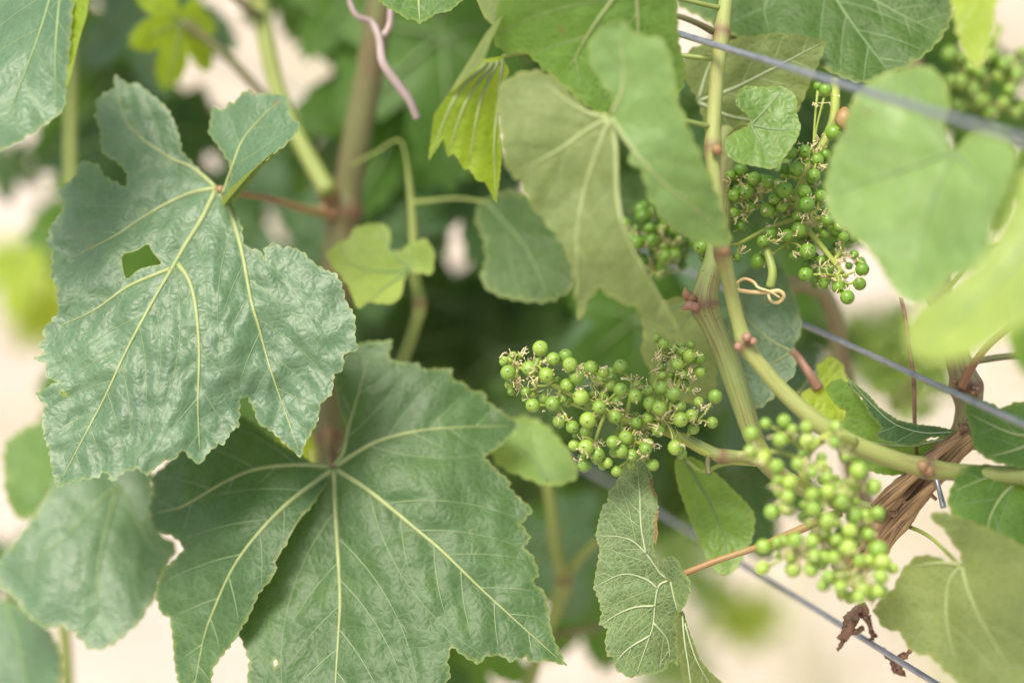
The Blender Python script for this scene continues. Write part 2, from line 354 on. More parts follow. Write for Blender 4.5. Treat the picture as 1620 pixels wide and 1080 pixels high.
def leaf(parent, pieces, veins=(), m='mid', vm='yellow', label=None, junction=None, petiole=None, pet_m='green', pet_r=1.0, step=8,
         quilt=1.2, wave=1.5, vr=(0.9, 0.25), sec=40, tooth=(22, 4), secr=.45, flip=False, name='leaf'):
    """pieces: dicts outline / depth [(x, y, mm)] / holes / m / veins. Lengths across in photo pixels at the focus distance."""
    V = []; F = []; E = []; MI = []; mats = []; tubes = []; stubes = []
    for pc in pieces:
        base = np.asarray(pc['o'], float); tt = pc.get('tooth', tooth); pv = [np.asarray(v, float) for v in pc.get('v', [])]
        poly = chaikin(base) if pc.get('round', True) else base
        kp = np.asarray(pc['plain'], float) if 'plain' in pc else None
        if tt: poly = teeth(poly, tt[0], tt[1], keep=kp)
        zf0 = tps(pc['z']); holes = [np.asarray(h, float) for h in pc.get('h', [])]
        prim = [catmull(v, 6) for v in pv]; secs = branch_veins(base, pv, sec, holes=holes) if (sec and pv) else []
        secs = [np.asarray(s) for s in secs]; alln = prim + secs
        ph = rng.uniform(0, 9, 2); q_ = pc.get('quilt', quilt); wv = pc.get('wave', wave); cen = poly.mean(0)
        def zf(q, alln=alln, zf0=zf0, q_=q_, wv=wv, ph=ph, prim=prim):
            z = zf0(q)
            if wv: z = z + wv * np.array([noise.noise((a[0] / 62 + ph[0], a[1] / 62, ph[1])) + .4 * noise.noise((a[0] / 26 + ph[0], a[1] / 26, ph[1])) for a in q])
            if q_: z = z + .055 * q_ * np.array([noise.noise((a[0] / 14 + ph[1], a[1] / 8, ph[0])) for a in q])
            if alln and q_:
                z = z - q_ * (1 - np.exp(-(segdist(q, alln) / 11) ** 2)) * .55
                z = z - q_ * (1 - np.exp(-(segdist(q, prim) / 34) ** 2))
            return z
        st = pc.get('step', step); mn = poly.min(0); mx = poly.max(0)
        gx, gy = np.meshgrid(np.arange(mn[0], mx[0], st), np.arange(mn[1], mx[1], st * .87)); gx = gx + (np.arange(gx.shape[0]) % 2)[:, None] * st * .5
        g = np.c_[gx.ravel(), gy.ravel()] + rng.uniform(-.18, .18, (gx.size, 2)) * st
        g = g[inside(poly, g)]; g = g[segdist(g, [np.vstack([poly, poly[:1]])]) > st * .45]
        hp = []
        for h in holes:
            h = chaikin(h); g = g[~inside(h, g)]; g = g[segdist(g, [np.vstack([h, h[:1]])]) > st * .45]; hp.append(h)
        pts = np.vstack([poly] + hp + [g]); edges = []; o0 = 0
        for h in [poly] + hp: edges += [(o0 + i, o0 + (i + 1) % len(h)) for i in range(len(h))]; o0 += len(h)
        r = delaunay_2d_cdt([Vector(p) for p in pts.tolist()], edges, [], 0, 1e-4)
        pv2 = np.array([tuple(v) for v in r[0]]); fc = np.array([f for f in r[2] if len(f) == 3]); cc = pv2[fc].mean(1)
        ok = inside(poly, cc)
        for h in hp: ok &= ~inside(h, cc)
        fc = fc[ok]; d = pv2[fc]; ar = (d[:, 1, 0] - d[:, 0, 0]) * (d[:, 2, 1] - d[:, 0, 1]) - (d[:, 2, 0] - d[:, 0, 0]) * (d[:, 1, 1] - d[:, 0, 1])
        fl = pc.get('flip', flip); sw = (ar > 0) != fl; fc[sw] = fc[sw][:, ::-1]     # upper side faces out (y runs down)
        zz = zf(pv2); b = sum(len(x) for x in V); V.append(PA(pv2, zz)); F += (fc + b).tolist()
        ed = segdist(pv2, [np.vstack([h, h[:1]]) for h in [poly] + hp]); E.append((ed < st * .3).astype(float))
        pm = pc.get('m', m)
        if pm not in mats: mats.append(pm)
        MI += [mats.index(pm)] * len(fc)
        for k, l in enumerate(prim):
            sc = pc.get('vs', 1.0); tubes.append((PA(l, zf(l) - .15), (vr[0] * (1 - np.linspace(0, 1, len(l))) ** .8 + .1 + .3 * vr[1] * (1 - np.linspace(0, 1, len(l)))) / 1000 * sc * .92))
        for l in secs:
            l2 = catmull(l[::3] if len(l) > 6 else l, 3); l2 = l2[inside(poly, l2)]
            if len(l2) > 3: stubes.append((PA(l2, zf(l2) - .03), np.linspace(secr * .62, .1, len(l2)) / 1000))
    V = np.vstack(V); j = junction if junction is not None else tuple(pieces[0]['o'][0])
    org = P(j[0], j[1], float(tps(pieces[0]['z'])(np.array([j], float))[0]))
    me = bpy.data.meshes.new(name); me.from_pydata((V - org).tolist(), [], F)
    me.polygons.foreach_set('use_smooth', [True] * len(me.polygons)); me.polygons.foreach_set('material_index', MI)
    a = me.attributes.new('edge', 'FLOAT', 'POINT'); a.data.foreach_set('value', np.concatenate(E).astype(np.float32))
    for k in mats: me.materials.append(LM[k])
    o = link(name, me, parent, tuple(org))
    if label: o['label'] = label
    if tubes:
        mb = MB()
        for p, r in tubes: mb.tube(p, r, 6, flat=.7, fdir=-FW)
        mb.build('veins', VM[vm], o)
    if stubes:
        mb = MB()
        for p, r in stubes: mb.tube(p, r, 5, flat=.6, fdir=-FW)
        mb.build('side_veins', VM['side_' + ('light' if mats[0] in ('fresh', 'pale', 'yellow', 'under', 'dusty') else 'dark')], o)
    if petiole is None and parent.name in CPTS:
        cp = np.vstack(CPTS[parent.name]); q = cp[np.argmin(np.linalg.norm(cp - org, axis=1) + .5 * np.abs((cp - org) @ UP))]
        L = np.linalg.norm(q - org); pp = catmull([org + FW * .0006, org * .6 + q * .4 + FW * .12 * L + UP * .06 * L, q], 8)
        MB().tube(pp, np.array([.8, .75, .8, 1.1]) * pet_r / 1000, 7).build('petiole', PM[pet_m], o)
    if petiole:
        pp = catmull(PA([q[:2] for q in petiole], [q[2] for q in petiole]), 6)
        MB().tube(pp, np.array([1.0, .85, .8, .9, 1.25]) * pet_r / 1000, 8).build('petiole', PM[pet_m], o)
    return o

CPTS = {}
def cane(parent, pts, rad, m, name='cane', nodes=(), n=14, seg=10, rough=0.0, bulge=.28):
    """pts (x, y, mm); rad mm list; nodes = positions along (0..1) where the joint swells"""
    w_ = PA([p[:2] for p in pts], [p[2] for p in pts]); c = catmull(w_, seg); m_ = len(c)
    L = np.r_[0, np.cumsum(np.linalg.norm(np.diff(c, axis=0), axis=1))]; t = L / L[-1]
    if name == 'cane': CPTS.setdefault(parent.name, []).append(c)
    r = np.interp(t, np.linspace(0, 1, len(rad)), rad) / 1000; nd = np.zeros(m_)
    for k in nodes:
        if not np.isscalar(k): k = t[np.argmin(np.linalg.norm(np.cross(c - CAM, P(*k) - CAM), axis=1) / np.linalg.norm(c - CAM, axis=1))]
        g = np.exp(-(((t - k) * L[-1]) / .0045) ** 2); r = r * (1 + bulge * g); nd = np.maximum(nd, np.exp(-(((t - k) * L[-1]) / .0022) ** 2) * .8)
    return MB().tube(c, r, n, nodes=nd, rough=rough).build(name, CANE[m], parent)

# generic leaf for the foliage farther back
def vine_outline(seed, n=230):
    r_ = random.Random(seed); pts = []
    lobes = [(90, 1.0, 26), (38, .93, 24), (142, .93, 24), (-14, .74, 26), (194, .74, 26), (-52, .52, 18), (232, .52, 18)]
    lobes = [(a + r_.uniform(-4, 4), l * r_.uniform(.92, 1.06), w_) for a, l, w_ in lobes]
    for i in range(n):
        a = -90 + 360 * (i + .5) / n; v = .50
        if abs(a + 90) < 22 or abs(a - 270) < 22: v = .08 + .016 * min(abs(a + 90), abs(a - 270))
        for la, ll, lw in lobes:
            d = abs((a - la + 180) % 360 - 180); v = max(v, ll * (1 - .42 * (d / lw) ** 1.6) if d < lw else 0)
        v *= 1 + .05 * (abs((i * .21) % 1 - .5) * 4 - 1)
        pts.append((v * math.cos(R_(a)), v * math.sin(R_(a))))
    return pts
def make_template(seed):
    o = np.array(vine_outline(seed)); r_ = np.random.default_rng(seed); st = .1
    gx, gy = np.meshgrid(np.arange(-1, 1, st), np.arange(-1, 1.1, st)); g = np.c_[gx.ravel(), gy.ravel()]; g = g[inside(o, g)]; g = g[segdist(g, [np.vstack([o, o[:1]])]) > .04]
    pts = np.vstack([o, g]); r = delaunay_2d_cdt([Vector(p) for p in pts.tolist()], [(i, (i + 1) % len(o)) for i in range(len(o))], [], 0, 1e-5)
    v = np.array([tuple(x) for x in r[0]]); fc = np.array([f for f in r[2] if len(f) == 3]); fc = fc[inside(o, v[fc].mean(1))]
    d = v[fc]; ar = (d[:, 1, 0] - d[:, 0, 0]) * (d[:, 2, 1] - d[:, 0, 1]) - (d[:, 2, 0] - d[:, 0, 0]) * (d[:, 1, 1] - d[:, 0, 1]); s = ar < 0; fc[s] = fc[s][:, ::-1]
    rad = np.hypot(v[:, 0], v[:, 1]); prim = [np.array([(0, 0), (math.cos(R_(a)) * l, math.sin(R_(a)) * l)]) for a, l in ((90, .95), (38, .85), (142, .85), (-14, .65), (194, .65))]
    dv = segdist(v, prim)
    z = -.22 * rad ** 2 + .10 * np.minimum(dv, .3) + .07 * np.array([noise.noise((a[0] * 2.2 + seed, a[1] * 2.2, seed)) for a in v]) - .1 * np.abs(v[:, 0]) * r_.uniform(-1, 1.5)
    me = bpy.data.meshes.new('leaf'); me.from_pydata(np.c_[v, z].tolist(), [], fc.tolist()); me.polygons.foreach_set('use_smooth', [True] * len(me.polygons))
    a = me.attributes.new('edge', 'FLOAT', 'POINT'); a.data.foreach_set('value', (rad * 0).astype(np.float32)); me.materials.append(LM['mid'])
    mb = MB()
    for l in prim: mb.tube(np.c_[catmull(l, 5), np.interp(np.linspace(0, 1, 11), [0, 1], [0, 0]) - .22 * np.hypot(*catmull(l, 5).T) ** 2 + .03], [.02, .006], 5)
    V2 = np.array(mb.v); mv = bpy.data.meshes.new('veins'); mv.from_pydata(V2.tolist(), [], mb.f); mv.materials.append(VM['dim']); mv.polygons.foreach_set('use_smooth', [True] * len(mv.polygons))
    return me, mv
TEMPL = [make_template(s) for s in (3, 5, 8, 13, 21)]
BASIS = Matrix(((RT[0], UP[0], -FW[0]), (RT[1], UP[1], -FW[1]), (RT[2], UP[2], -FW[2])))
def back_leaf(parent, px, py, dd, size_px, ang=180, m='mid', tx=None, ty=None, k=None):
    """ang: in-plane turn of the tip (0 = tip up); tx, ty: tilts in degrees; size = tip length in photo pixels"""
    tx = random.uniform(-40, 10) if tx is None else tx; ty = random.uniform(-30, 30) if ty is None else ty
    me, mv = TEMPL[random.randrange(5) if k is None else k]
    o = bpy.data.objects.new('leaf', me); col.objects.link(o); o.parent = parent
    s = size_px / FPX * (FOC + dd / 1000)
    rot = BASIS @ (Matrix.Rotation(R_(tx), 3, 'X') @ Matrix.Rotation(R_(ty), 3, 'Y') @ Matrix.Rotation(R_(ang), 3, 'Z'))
    o.matrix_basis = Matrix.Translation(Vector(P(px, py, dd)) - world_loc(parent)) @ rot.to_4x4() @ Matrix.Scale(s, 4)
    o.material_slots[0].link = 'OBJECT'; o.material_slots[0].material = LB[m]
    v = bpy.data.objects.new('veins', mv); col.objects.link(v); v.parent = o
    return o

# ------------------------------------------------------------------ berries
def berry_mesh():
    bm = bmesh.new(); bmesh.ops.create_uvsphere(bm, u_segments=20, v_segments=18, radius=1.0)
    for v in bm.verts:
        if v.co.z > .97: v.co.z += .015
        v.co.z *= 1.02
    me = bpy.data.meshes.new('berry'); bm.to_mesh(me); bm.free(); me.polygons.foreach_set('use_smooth', [True] * len(me.polygons)); me.materials.append(M_BERRY); return me
BERRY = berry_mesh()
def cluster(label, berries, axis, dd, thick, m, peduncle_m=None, fil=3.0, axis_r=1.5, filsz=1.0, nbr=12, ped_r=(1.9, 1.5, 1.0), extra=0, ax_mat=None):
    """berries (px, py, r_px); axis [(px, py, mm)] from the stalk to the tip; thick = half depth of the cluster in mm"""
    A = catmull(PA([a[:2] for a in axis], [a[2] for a in axis]), 6); Axy = catmull(np.array([a[:2] for a in axis], float), 6)
    t = thing('grape_cluster', A[0], label, 'grapes', 'unripe grape clusters on the vine')
    keep = []
    for x, y, r in berries:
        if all(math.hypot(x - a, y - b) > .62 * max(r, c) for a, b, c in keep): keep.append((x, y, r))
    for _ in range(extra * 12):      # berries deeper in the cluster
        if extra <= 0: break
        a = random.choice(keep); x, y, r = a[0] + random.gauss(0, 13), a[1] + random.gauss(0, 13), random.uniform(6, 11)
        near = sorted(math.hypot(x - b[0], y - b[1]) for b in keep)
        if near[0] > r * .9 and near[2] < 25: keep.append((x, y, -r)); extra -= 1
    B = []; spread = max(30.0, np.percentile([np.min(np.hypot(Axy[:, 0] - x, Axy[:, 1] - y)) for x, y, r in keep], 90))
    for x, y, r in keep:
        d = np.min(np.hypot(Axy[:, 0] - x, Axy[:, 1] - y)) / spread
        front = math.sqrt(max(0.05, 1 - min(1, d) ** 2)) * thick
        big = min(1, r / 11.0); z = dd + front * (1 - 2 * big * random.uniform(.75, 1.0)) + random.uniform(-2, 2)
        if r < 0: r = -r; z = dd + front * random.uniform(.3, 1.0)
        rr = r / FPX * (FOC + z / 1000)
        B.append([np.array(P(x, y, z)), rr])
    for _ in range(14):          # no two berries share space
        for i in range(len(B)):
            for j in range(i):
                dv = B[i][0] - B[j][0]; L = np.linalg.norm(dv); need = (B[i][1] + B[j][1]) * .985
                if L < need:
                    s_ = FW if (B[i][0] - B[j][0]) @ FW > 0 else -FW
                    k = (need - L); B[i][0] = B[i][0] + s_ * k * .6; B[j][0] = B[j][0] - s_ * k * .6
    C = np.array([b[0] for b in B])
    cent = C[rng.choice(len(C), min(nbr, len(C)), replace=False)]
    for _ in range(8):
        lab = np.argmin(np.linalg.norm(C[:, None] - cent[None], axis=2), axis=1)
        cent = np.array([C[lab == k].mean(0) if (lab == k).any() else cent[k] for k in range(len(cent))])
    stem = MB(); stem.tube(A, np.array(ped_r) / 1000, 9)
    hub = []
    for k, c in enumerate(cent):
        a = A[min(len(A) - 1, np.argmin(np.linalg.norm(A - c, axis=1)))]; h = a + (c - a) * .72; hub.append(h)
        mid = (a + h) / 2 + np.array([0, 0, .0012]); stem.tube(catmull([a, mid, h], 4), [.00095, .0007], 6)
    for (p, r), k in zip(B, lab):
        h = hub[k]; d = p - h; L = np.linalg.norm(d) + 1e-9; e = p - d / L * r * .9
        q = h + (e - h) * .5 + rng.normal(0, .0007, 3); stem.tube(catmull([h, q, e], 3), [.0005, .0004, .00055], 5)
    stem.build('stem', ax_mat or M_STEM, t)
    for (p, r), k in zip(B, lab):
        o = bpy.data.objects.new('berry', BERRY); col.objects.link(o); o.parent = t; o.location = Vector(p) - t.location
        d = Vector(p - hub[k]).normalized() + Vector(-FW) * random.uniform(.1, 1.5) + Vector(rng.normal(0, .25, 3))
        o.rotation_euler = d.to_track_quat('Z', 'Y').to_euler(); s = r; o.scale = (s, s, s * random.uniform(.98, 1.06))
        o.material_slots[0].link = 'OBJECT'; o.material_slots[0].material = m
    if fil:
        f = MB()
        for (p, r), k in zip(B, lab):      # tufts of dead stamens between the berries
            for _ in range(1 + int(rng.random() < fil / 8)):
                base = hub[k] + (p - hub[k]) * random.uniform(.35, .9) + rng.normal(0, .0013, 3) - FW * random.uniform(0, .004)
                out = rng.normal(0, .6, 3) - FW * .8 + UP * .2
                for q_ in range(random.randint(2, 5)):
                    d = out + rng.normal(0, .55, 3); d /= np.linalg.norm(d); L = random.uniform(.0018, .0046) * filsz
                    e = base + d * L; q = (base + e) / 2 + rng.normal(0, .0004, 3)
                    f.tube(np.array([base, q, e]), [.00017, .00014, .00012], 4)
                    if random.random() < .5: f.tube(np.array([e, e + rng.normal(0, .0004, 3)]), [.00024, .0002], 4)
        if f.v: o = f.build('dried_filaments', M_FIL, t); o['kind'] = 'stuff'
    return t

# ================================================================== THE SETTING
def ground_mat():
    m, t, p = mat('dry_soil'); L = t.links
    tc = N(t, 'ShaderNodeTexCoord'); n = N(t, 'ShaderNodeTexNoise', i_Scale=1.3, i_Detail=8.0, i_Roughness=0.65); L.new(tc.outputs['Object'], n.inputs['Vector'])
    n2 = N(t, 'ShaderNodeTexNoise', i_Scale=24.0, i_Detail=6.0); L.new(tc.outputs['Object'], n2.inputs['Vector'])
    c = mix(t, (0.48, 0.395, 0.315), (0.58, 0.495, 0.41), ramp(t, n.outputs[0], .35, .65))
    c = mix(t, c, ramp(t, n2.outputs[0], .3, .7, (.8, .8, .8), (1.1, 1.1, 1.1)), 1.0, 'MULTIPLY')
    L.new(c, p.inputs['Base Color']); p.inputs['Roughness'].default_value = .95; p.inputs['Specular IOR Level'].default_value = .1
    b = N(t, 'ShaderNodeBump', i_Strength=.8, i_Distance=.03); L.new(n2.outputs[0], b.inputs['Height']); L.new(b.outputs[0], p.inputs['Normal'])
    return m
n_ = 90; xs = np.sign(np.linspace(-1, 1, n_)) * np.abs(np.linspace(-1, 1, n_)) ** 2.6 * 120
gv = []; gf = []
for i in range(n_):
    for j in range(n_):
        x, y = xs[i], xs[j] + 4; gv.append((x, y, .035 * noise.noise((x * .9, y * .9, 0)) + .02 * noise.noise((x * 3, y * 3, 5))))
for i in range(n_ - 1):
    for j in range(n_ - 1): gf.append((i * n_ + j, (i + 1) * n_ + j, (i + 1) * n_ + j + 1, i * n_ + j + 1))
me = bpy.data.meshes.new('ground'); me.from_pydata(gv, [], gf); me.materials.append(ground_mat()); me.polygons.foreach_set('use_smooth', [True] * len(me.polygons))
g_ = link('ground', me); g_['kind'] = 'structure'

# short dry grass between the rows
gm = plain('grass_pale', (0.26, 0.34, 0.10), .7, .2, var=.4, scale=6, c2=(0.40, 0.37, 0.17))
mb = MB(); V = []; F = []
for i in range(5200):
    a = random.uniform(0, 1)
    x, y = random.gauss(.95, .55), random.uniform(1.9, 7.5); x *= y / 3.2
    if random.random() < .22: x, y = random.gauss(-.6, .5), random.uniform(3.0, 8)
    if noise.noise((x * .8, y * .8, 3)) < -.12: continue
    h = random.uniform(.03, .10); th = random.uniform(0, 6.28); wd = .004; lx, ly = random.gauss(0, .03), random.gauss(0, .03)
    b = len(V); cx, cy = math.cos(th) * wd, math.sin(th) * wd
    V += [(x - cx, y - cy, -.03), (x + cx, y + cy, -.03), (x + cx * .7 + lx * .4, y + cy * .7 + ly * .4, h * .6), (x - cx * .7 + lx * .4, y - cy * .7 + ly * .4, h * .6), (x + lx, y + ly, h)]
    F += [(b, b + 1, b + 2, b + 3), (b + 3, b + 2, b + 4)]
me = bpy.data.meshes.new('grass'); me.from_pydata(V, [], F); me.materials.append(gm); o = link('grass', me); o['kind'] = 'stuff'
o['label'] = 'pale dry grass between the rows, far behind the vines'; o['category'] = 'grass'

# ================================================================== WIRES (one direction, three heights)
DIRW = np.array([-2264 / FPX, 0, 0]); DIRW = DIRW[0] * RT + (1240 / FPX) * UP + FW; DIRW /= np.linalg.norm(DIRW)
def wire(px, py, dd, label, rad=1.25):
    c = P(px, py, dd); pts = [c + DIRW * s + np.array([0, 0, .002 * math.sin(s * 3)]) for s in np.linspace(-1.0, 3.2, 90)]
    o = MB().tube(pts, rad / 1000, 12).build('trellis_wire', M_WIRE); o['label'] = label; o['category'] = 'wire'; o['group'] = 'galvanised trellis wires'
wire(1150, 77, -28, 'grey trellis wire crossing in front of the leaves at top right')
wire(1390, 567, 6, 'grey trellis wire ending at the brown knotty cane, middle height', 1.2)
wire(1400, 1031, 12, 'lowest grey trellis wire with withered brown scraps on it', 1.25)

# ================================================================== SHOOTS
# old wood
old = thing('old_vine_wood', P(1400, 860, 18), 'gnarled brown old vine wood with peeling bark, right of the front grapes', 'vine')
cane(old, [(1330, 905, 34), (1385, 845, 26), (1420, 800, 20), (1470, 745, 16), (1515, 700, 14), (1532, 660, 12), (1530, 620, 12), (1518, 575, 10), (1505, 530, 8), (1480, 440, 20), (1460, 330, 50), (1450, 200, 75), (1440, 40, 90), (1432, -120, 100)],
     [5, 5.4, 5.4, 5.4, 5.0, 5.0, 5.8, 5.2, 5.0, 4.6, 4.4, 4.2, 4.0, 4.0], 'grey', name='cane', nodes=((1530, 610),), n=20, rough=.10)
cane(old, [(1345, 905, 30), (1392, 838, 22), (1425, 795, 16), (1470, 748, 12), (1510, 708, 10), (1532, 690, 10)], [5.5, 7.2, 6.8, 6.4, 6.0, 4.6], 'old', name='bark', n=30, rough=.22, seg=16)
for (a, b, c, r) in [((1375, 820), (1410, 785), (1462, 742), 2.2), ((1395, 850), (1430, 815), (1478, 765), 2.8), ((1425, 775), (1470, 728), (1520, 690), 2.0), ((1405, 865), (1425, 835), (1455, 800), 2.4),
                     ((1440, 800), (1465, 780), (1482, 790), 1.4), ((1380, 800), (1405, 775), (1440, 750), 1.5)]:
    cane(old, [(*a, 8), (*b, 3), (*c, 2)], [r * .5, r, r * .4], 'old', name='bark_strip', n=10, rough=.4, seg=8)
for (x, y, r) in [(1516, 622, 2.2), (1545, 614, 2.6), (1512, 605, 1.6), (1525, 676, 2.2), (1533, 668, 1.6), (1437, 800, 3.0), (1420, 815, 2.6)]:
    mb = MB(); c = P(x, y, 5)
    for k in range(6):
        d = rng.normal(0, 1, 3) - FW * .6; d /= np.linalg.norm(d); mb.tube([c, c + d * r / 1000 * .7, c + d * r / 1000 * 1.35], [r * .5 / 1000, r * .42 / 1000, r * .1 / 1000], 6)
    mb.build('bud_scale', M_DRY, old)
cane(old, [(1522, 612, 4), (1535, 585, 0), (1560, 550, -8), (1600, 515, -14), (1640, 480, -18)], [1.9, 1.5, 1.4, 1.3, 1.3], 'brown', name='leaf_stalk', n=10)
old.children[-1].data.materials[0] = PM['red']
cane(old, [(1530, 573, 12), (1560, 568, 14), (1600, 563, 16), (1660, 560, 18)], [1.5, 1.4, 1.4, 1.4], 'brown', name='leaf_stalk', n=8)
cane(old, [(1478, 745, -2), (1486, 775, -6), (1493, 803, -8)], [1.2, 1.0, 1.2], 'grey', name='tie', n=8); old.children[-1].data.materials[0] = M_WIRE

# thick shoot that carries the middle cluster
s1 = thing('vine_shoot', P(1270, 775, 14), 'thick green striped vine shoot carrying the sharp middle grape cluster', 'vine shoot', 'vine shoots')
cane(s1, [(1400, 815, 14), (1330, 795, 14), (1262, 768, 12), (1215, 735, 8), (1192, 690, 5), (1172, 630, 3), (1148, 560, 2), (1128, 515, 2), (1115, 480, 2), (1122, 440, 4), (1135, 400, 7), (1140, 300, 20), (1160, 100, 50), (1170, -80, 70)],
     [3.4, 3.3, 3.4, 3.9, 4.6, 4.6, 4.6, 4.6, 5.2, 5.0, 4.0, 3.6, 3.4, 3.2], 'green', nodes=((1115, 484),), n=20, seg=12)
for (x, y, dx, dy, r) in [(1086, 466, -2, -12, 1.8), (1092, 470, -3, -6, 1.5), (1090, 482, -10, 8, 1.9), (1098, 484, -12, 6, 1.6)]:
    a = P(x + 6, y + 3, -2); b = P(x, y, -4); c = P(x + dx, y + dy, -3); MB().tube(catmull([a, b, c], 4), [r / 1000, r / 1000 * 1.1, r / 1000 * .2], 8).build('bud', PM['red'] if y < 480 else PM['pink'], s1)
for pts, r in [([(1150, 452, 4), (1165, 458, 0), (1190, 462, -3), (1215, 462, -4), (1232, 460, -4), (1240, 468, -3), (1232, 478, -1), (1220, 476, 0), (1216, 464, 2), (1226, 459, 3)], .85),
               ([(1168, 456, 2), (1167, 447, 0), (1178, 441, -2), (1192, 446, -3), (1200, 455, -5), (1218, 461, -6), (1234, 471, -6)], .65)]:
    MB().tube(catmull(PA([p[:2] for p in pts], [p[2] for p in pts]), 7), [r / 1000, r / 1000, r * .6 / 1000], 7).build('tendril', M_TEND, s1)
MB().tube(catmull(PA([(1218, 455), (1222, 430), (1216, 405), (1208, 385)], [6, 6, 8, 10]), 6), [.0018, .0017, .0015], 9).build('flower_stalk', PM['green'], s1)

# thinner shoot in front of it
s2 = thing('vine_shoot', P(1600, 752, -20), 'slender yellow-green vine shoot with reddish joints, bending right above the front grapes', 'vine shoot', 'vine shoots')
cane(s2, [(1680, 760, -26), (1600, 752, -22), (1530, 748, -20), (1465, 740, -20), (1400, 722, -22), (1340, 698, -24), (1290, 665, -24), (1240, 620, -22), (1205, 580, -21), (1180, 545, -20), (1163, 490, -20), (1150, 430, -22), (1142, 395, -24), (1133, 310, -24), (1128, 235, -20), (1132, 150, -14), (1141, 60, -8), (1148, 0, -2), (1156, -110, 8)],
     [3.6, 3.6, 3.4, 3.3, 3.5, 3.7, 3.3, 3.0, 2.8, 2.7, 2.7, 2.7, 2.7, 2.7, 2.8, 2.7, 2.7, 2.7, 2.7], 'light', nodes=((1465, 740), (1180, 545), (1145, 400), (1129, 236), (1141, 50)), n=16)
for (x, y, r, k) in [(1182, 533, 1.9, 'pink'), (1168, 548, 1.7, 'pink'), (1192, 540, 1.5, 'pink'), (1460, 738, 2.6, 'red'), (1470, 745, 2.2, 'red'), (1134, 238, 2.2, 'red'), (1146, 398, 2.0, 'red')]:
    c = P(x, y, -26); mb = MB(); d = rng.normal(0, .3, 3) - FW + UP * .5; d /= np.linalg.norm(d)
    mb.tube([c - d * .001, c, c + d * r / 1600, c + d * r / 1000], [r * .7 / 1000, r / 1000, r * .85 / 1000, r * .15 / 1000], 8).build('bud', PM[k], s2)
cane(s2, [(1128, 50, -8), (1105, 38, -14), (1080, 28, -18), (1055, 22, -20)], [1.4, 1.2, 1.1, 1.0], 'brown', name='leaf_stalk', n=8)

# shoots further left and behind
s3 = thing('vine_shoot', P(520, 700, 95), 'brownish vine shoot behind the two big left leaves', 'vine shoot', 'vine shoots')
cane(s3, [(625, -120, 102), (603, 0, 106), (585, 110, 110), (562, 230, 114), (545, 330, 118), (538, 400, 120), (530, 520, 120), (522, 640, 118), (520, 720, 118), (525, 900, 122), (540, 1200, 132)],
     [6.2, 6.2, 6.2, 6.4, 7.5, 6.2, 5.5, 5.5, 5.6, 6, 6], 'brown', nodes=((545, 330), (520, 690)), n=16)
for (x, y, r) in [(522, 310, 4.2), (520, 335, 3.4)]:
    c = P(x, y, 112); d = -RT * .7 + UP * .4 - FW * .4; MB().tube([c + RT * .004, c, c + d * r / 1000, c + d * r / 600], [r / 1000, r / 1000 * 1.1, r / 1000 * .8, r / 5000], 8).build('bud', PM['red'], s3)
pts = [(556, -30, 40), (553, 0, 40), (565, 26, 40), (588, 36, 42), (600, 62, 40), (606, 100, 38), (630, 135, 38), (648, 160, 38), (660, 188, 40)]
MB().tube(catmull(PA([p[:2] for p in pts], [p[2] for p in pts]), 7), [.0011, .0013, .0017, .002, .0016], 9).build('tendril', M_TEND2, s3)
pts = [(618, 12, 44), (616, 40, 43), (606, 58, 42)]
MB().tube(catmull(PA([p[:2] for p in pts], [p[2] for p in pts]), 7), [.0013, .0014, .0014], 9).build('tendril', M_TEND2, s3)
s4 = thing('vine_shoot', P(520, 300, 105), 'blurred light green side shoot leaning onto the brownish shoot at upper left', 'vine shoot', 'vine shoots')
cane(s4, [(395, -90, 130), (410, 0, 126), (424, 80, 122), (445, 160, 118), (478, 230, 112), (520, 305, 104)], [4.2, 4.2, 3.8, 3.6, 3.5, 4.2], 'lime', nodes=(.2,), n=12)
cane(s4, [(290, 35, 120), (330, 65, 122), (370, 100, 124), (405, 140, 126), (440, 175, 124)], [2.4, 2.0, 2.0, 2.0, 2.0], 'brown', name='leaf_stalk', n=8)
cane(s4, [(360, -15, 110), (395, 15, 114), (412, 25, 120)], [2.0, 2.0, 2.0], 'brown', name='leaf_stalk', n=8)
s5 = thing('vine_shoot', P(640, 580, 85), 'thin yellow-green shoot with a small lobed leaf, left of centre', 'vine shoot', 'vine shoots')
cane(s5, [(556, 262, 94), (598, 239, 94), (630, 222, 93), (642, 250, 92), (652, 340, 88), (656, 430, 86), (664, 480, 84), (655, 520, 85), (636, 575, 88), (610, 650, 96), (570, 700, 100)], [.5, .5, .6, 1.4, 1.8, 2.2, 2.6, 2.5, 2.5, 2.6, 2.8], 'lime', nodes=((664, 480),), n=10)
s6 = thing('vine_shoot', P(890, 930, 120), 'blurred green shoot with a reddish joint below the middle cluster', 'vine shoot', 'vine shoots')
cane(s6, [(862, 740, 110), (872, 800, 112), (880, 870, 116), (892, 915, 120), (880, 960, 122), (860, 1010, 126), (830, 1100, 130)], [2.4, 2.4, 2.6, 3.4, 3.0, 3.0, 3.2], 'lime', nodes=((892, 915),), n=10)
cane(s6, [(893, 915, 120), (915, 885, 118), (945, 855, 114)], [2.4, 2.0, 1.8], 'lime', name='leaf_stalk', n=8)
cane(s6, [(800, 1020, 130), (870, 1005, 128), (950, 990, 124)], [1.8, 1.8, 1.8], 'brown', name='leaf_stalk', n=8)
s7 = thing('vine_shoot', P(1335, 640, 110), 'blurred pale cane standing behind the wire, right of the upper grapes', 'vine shoot', 'vine shoots')
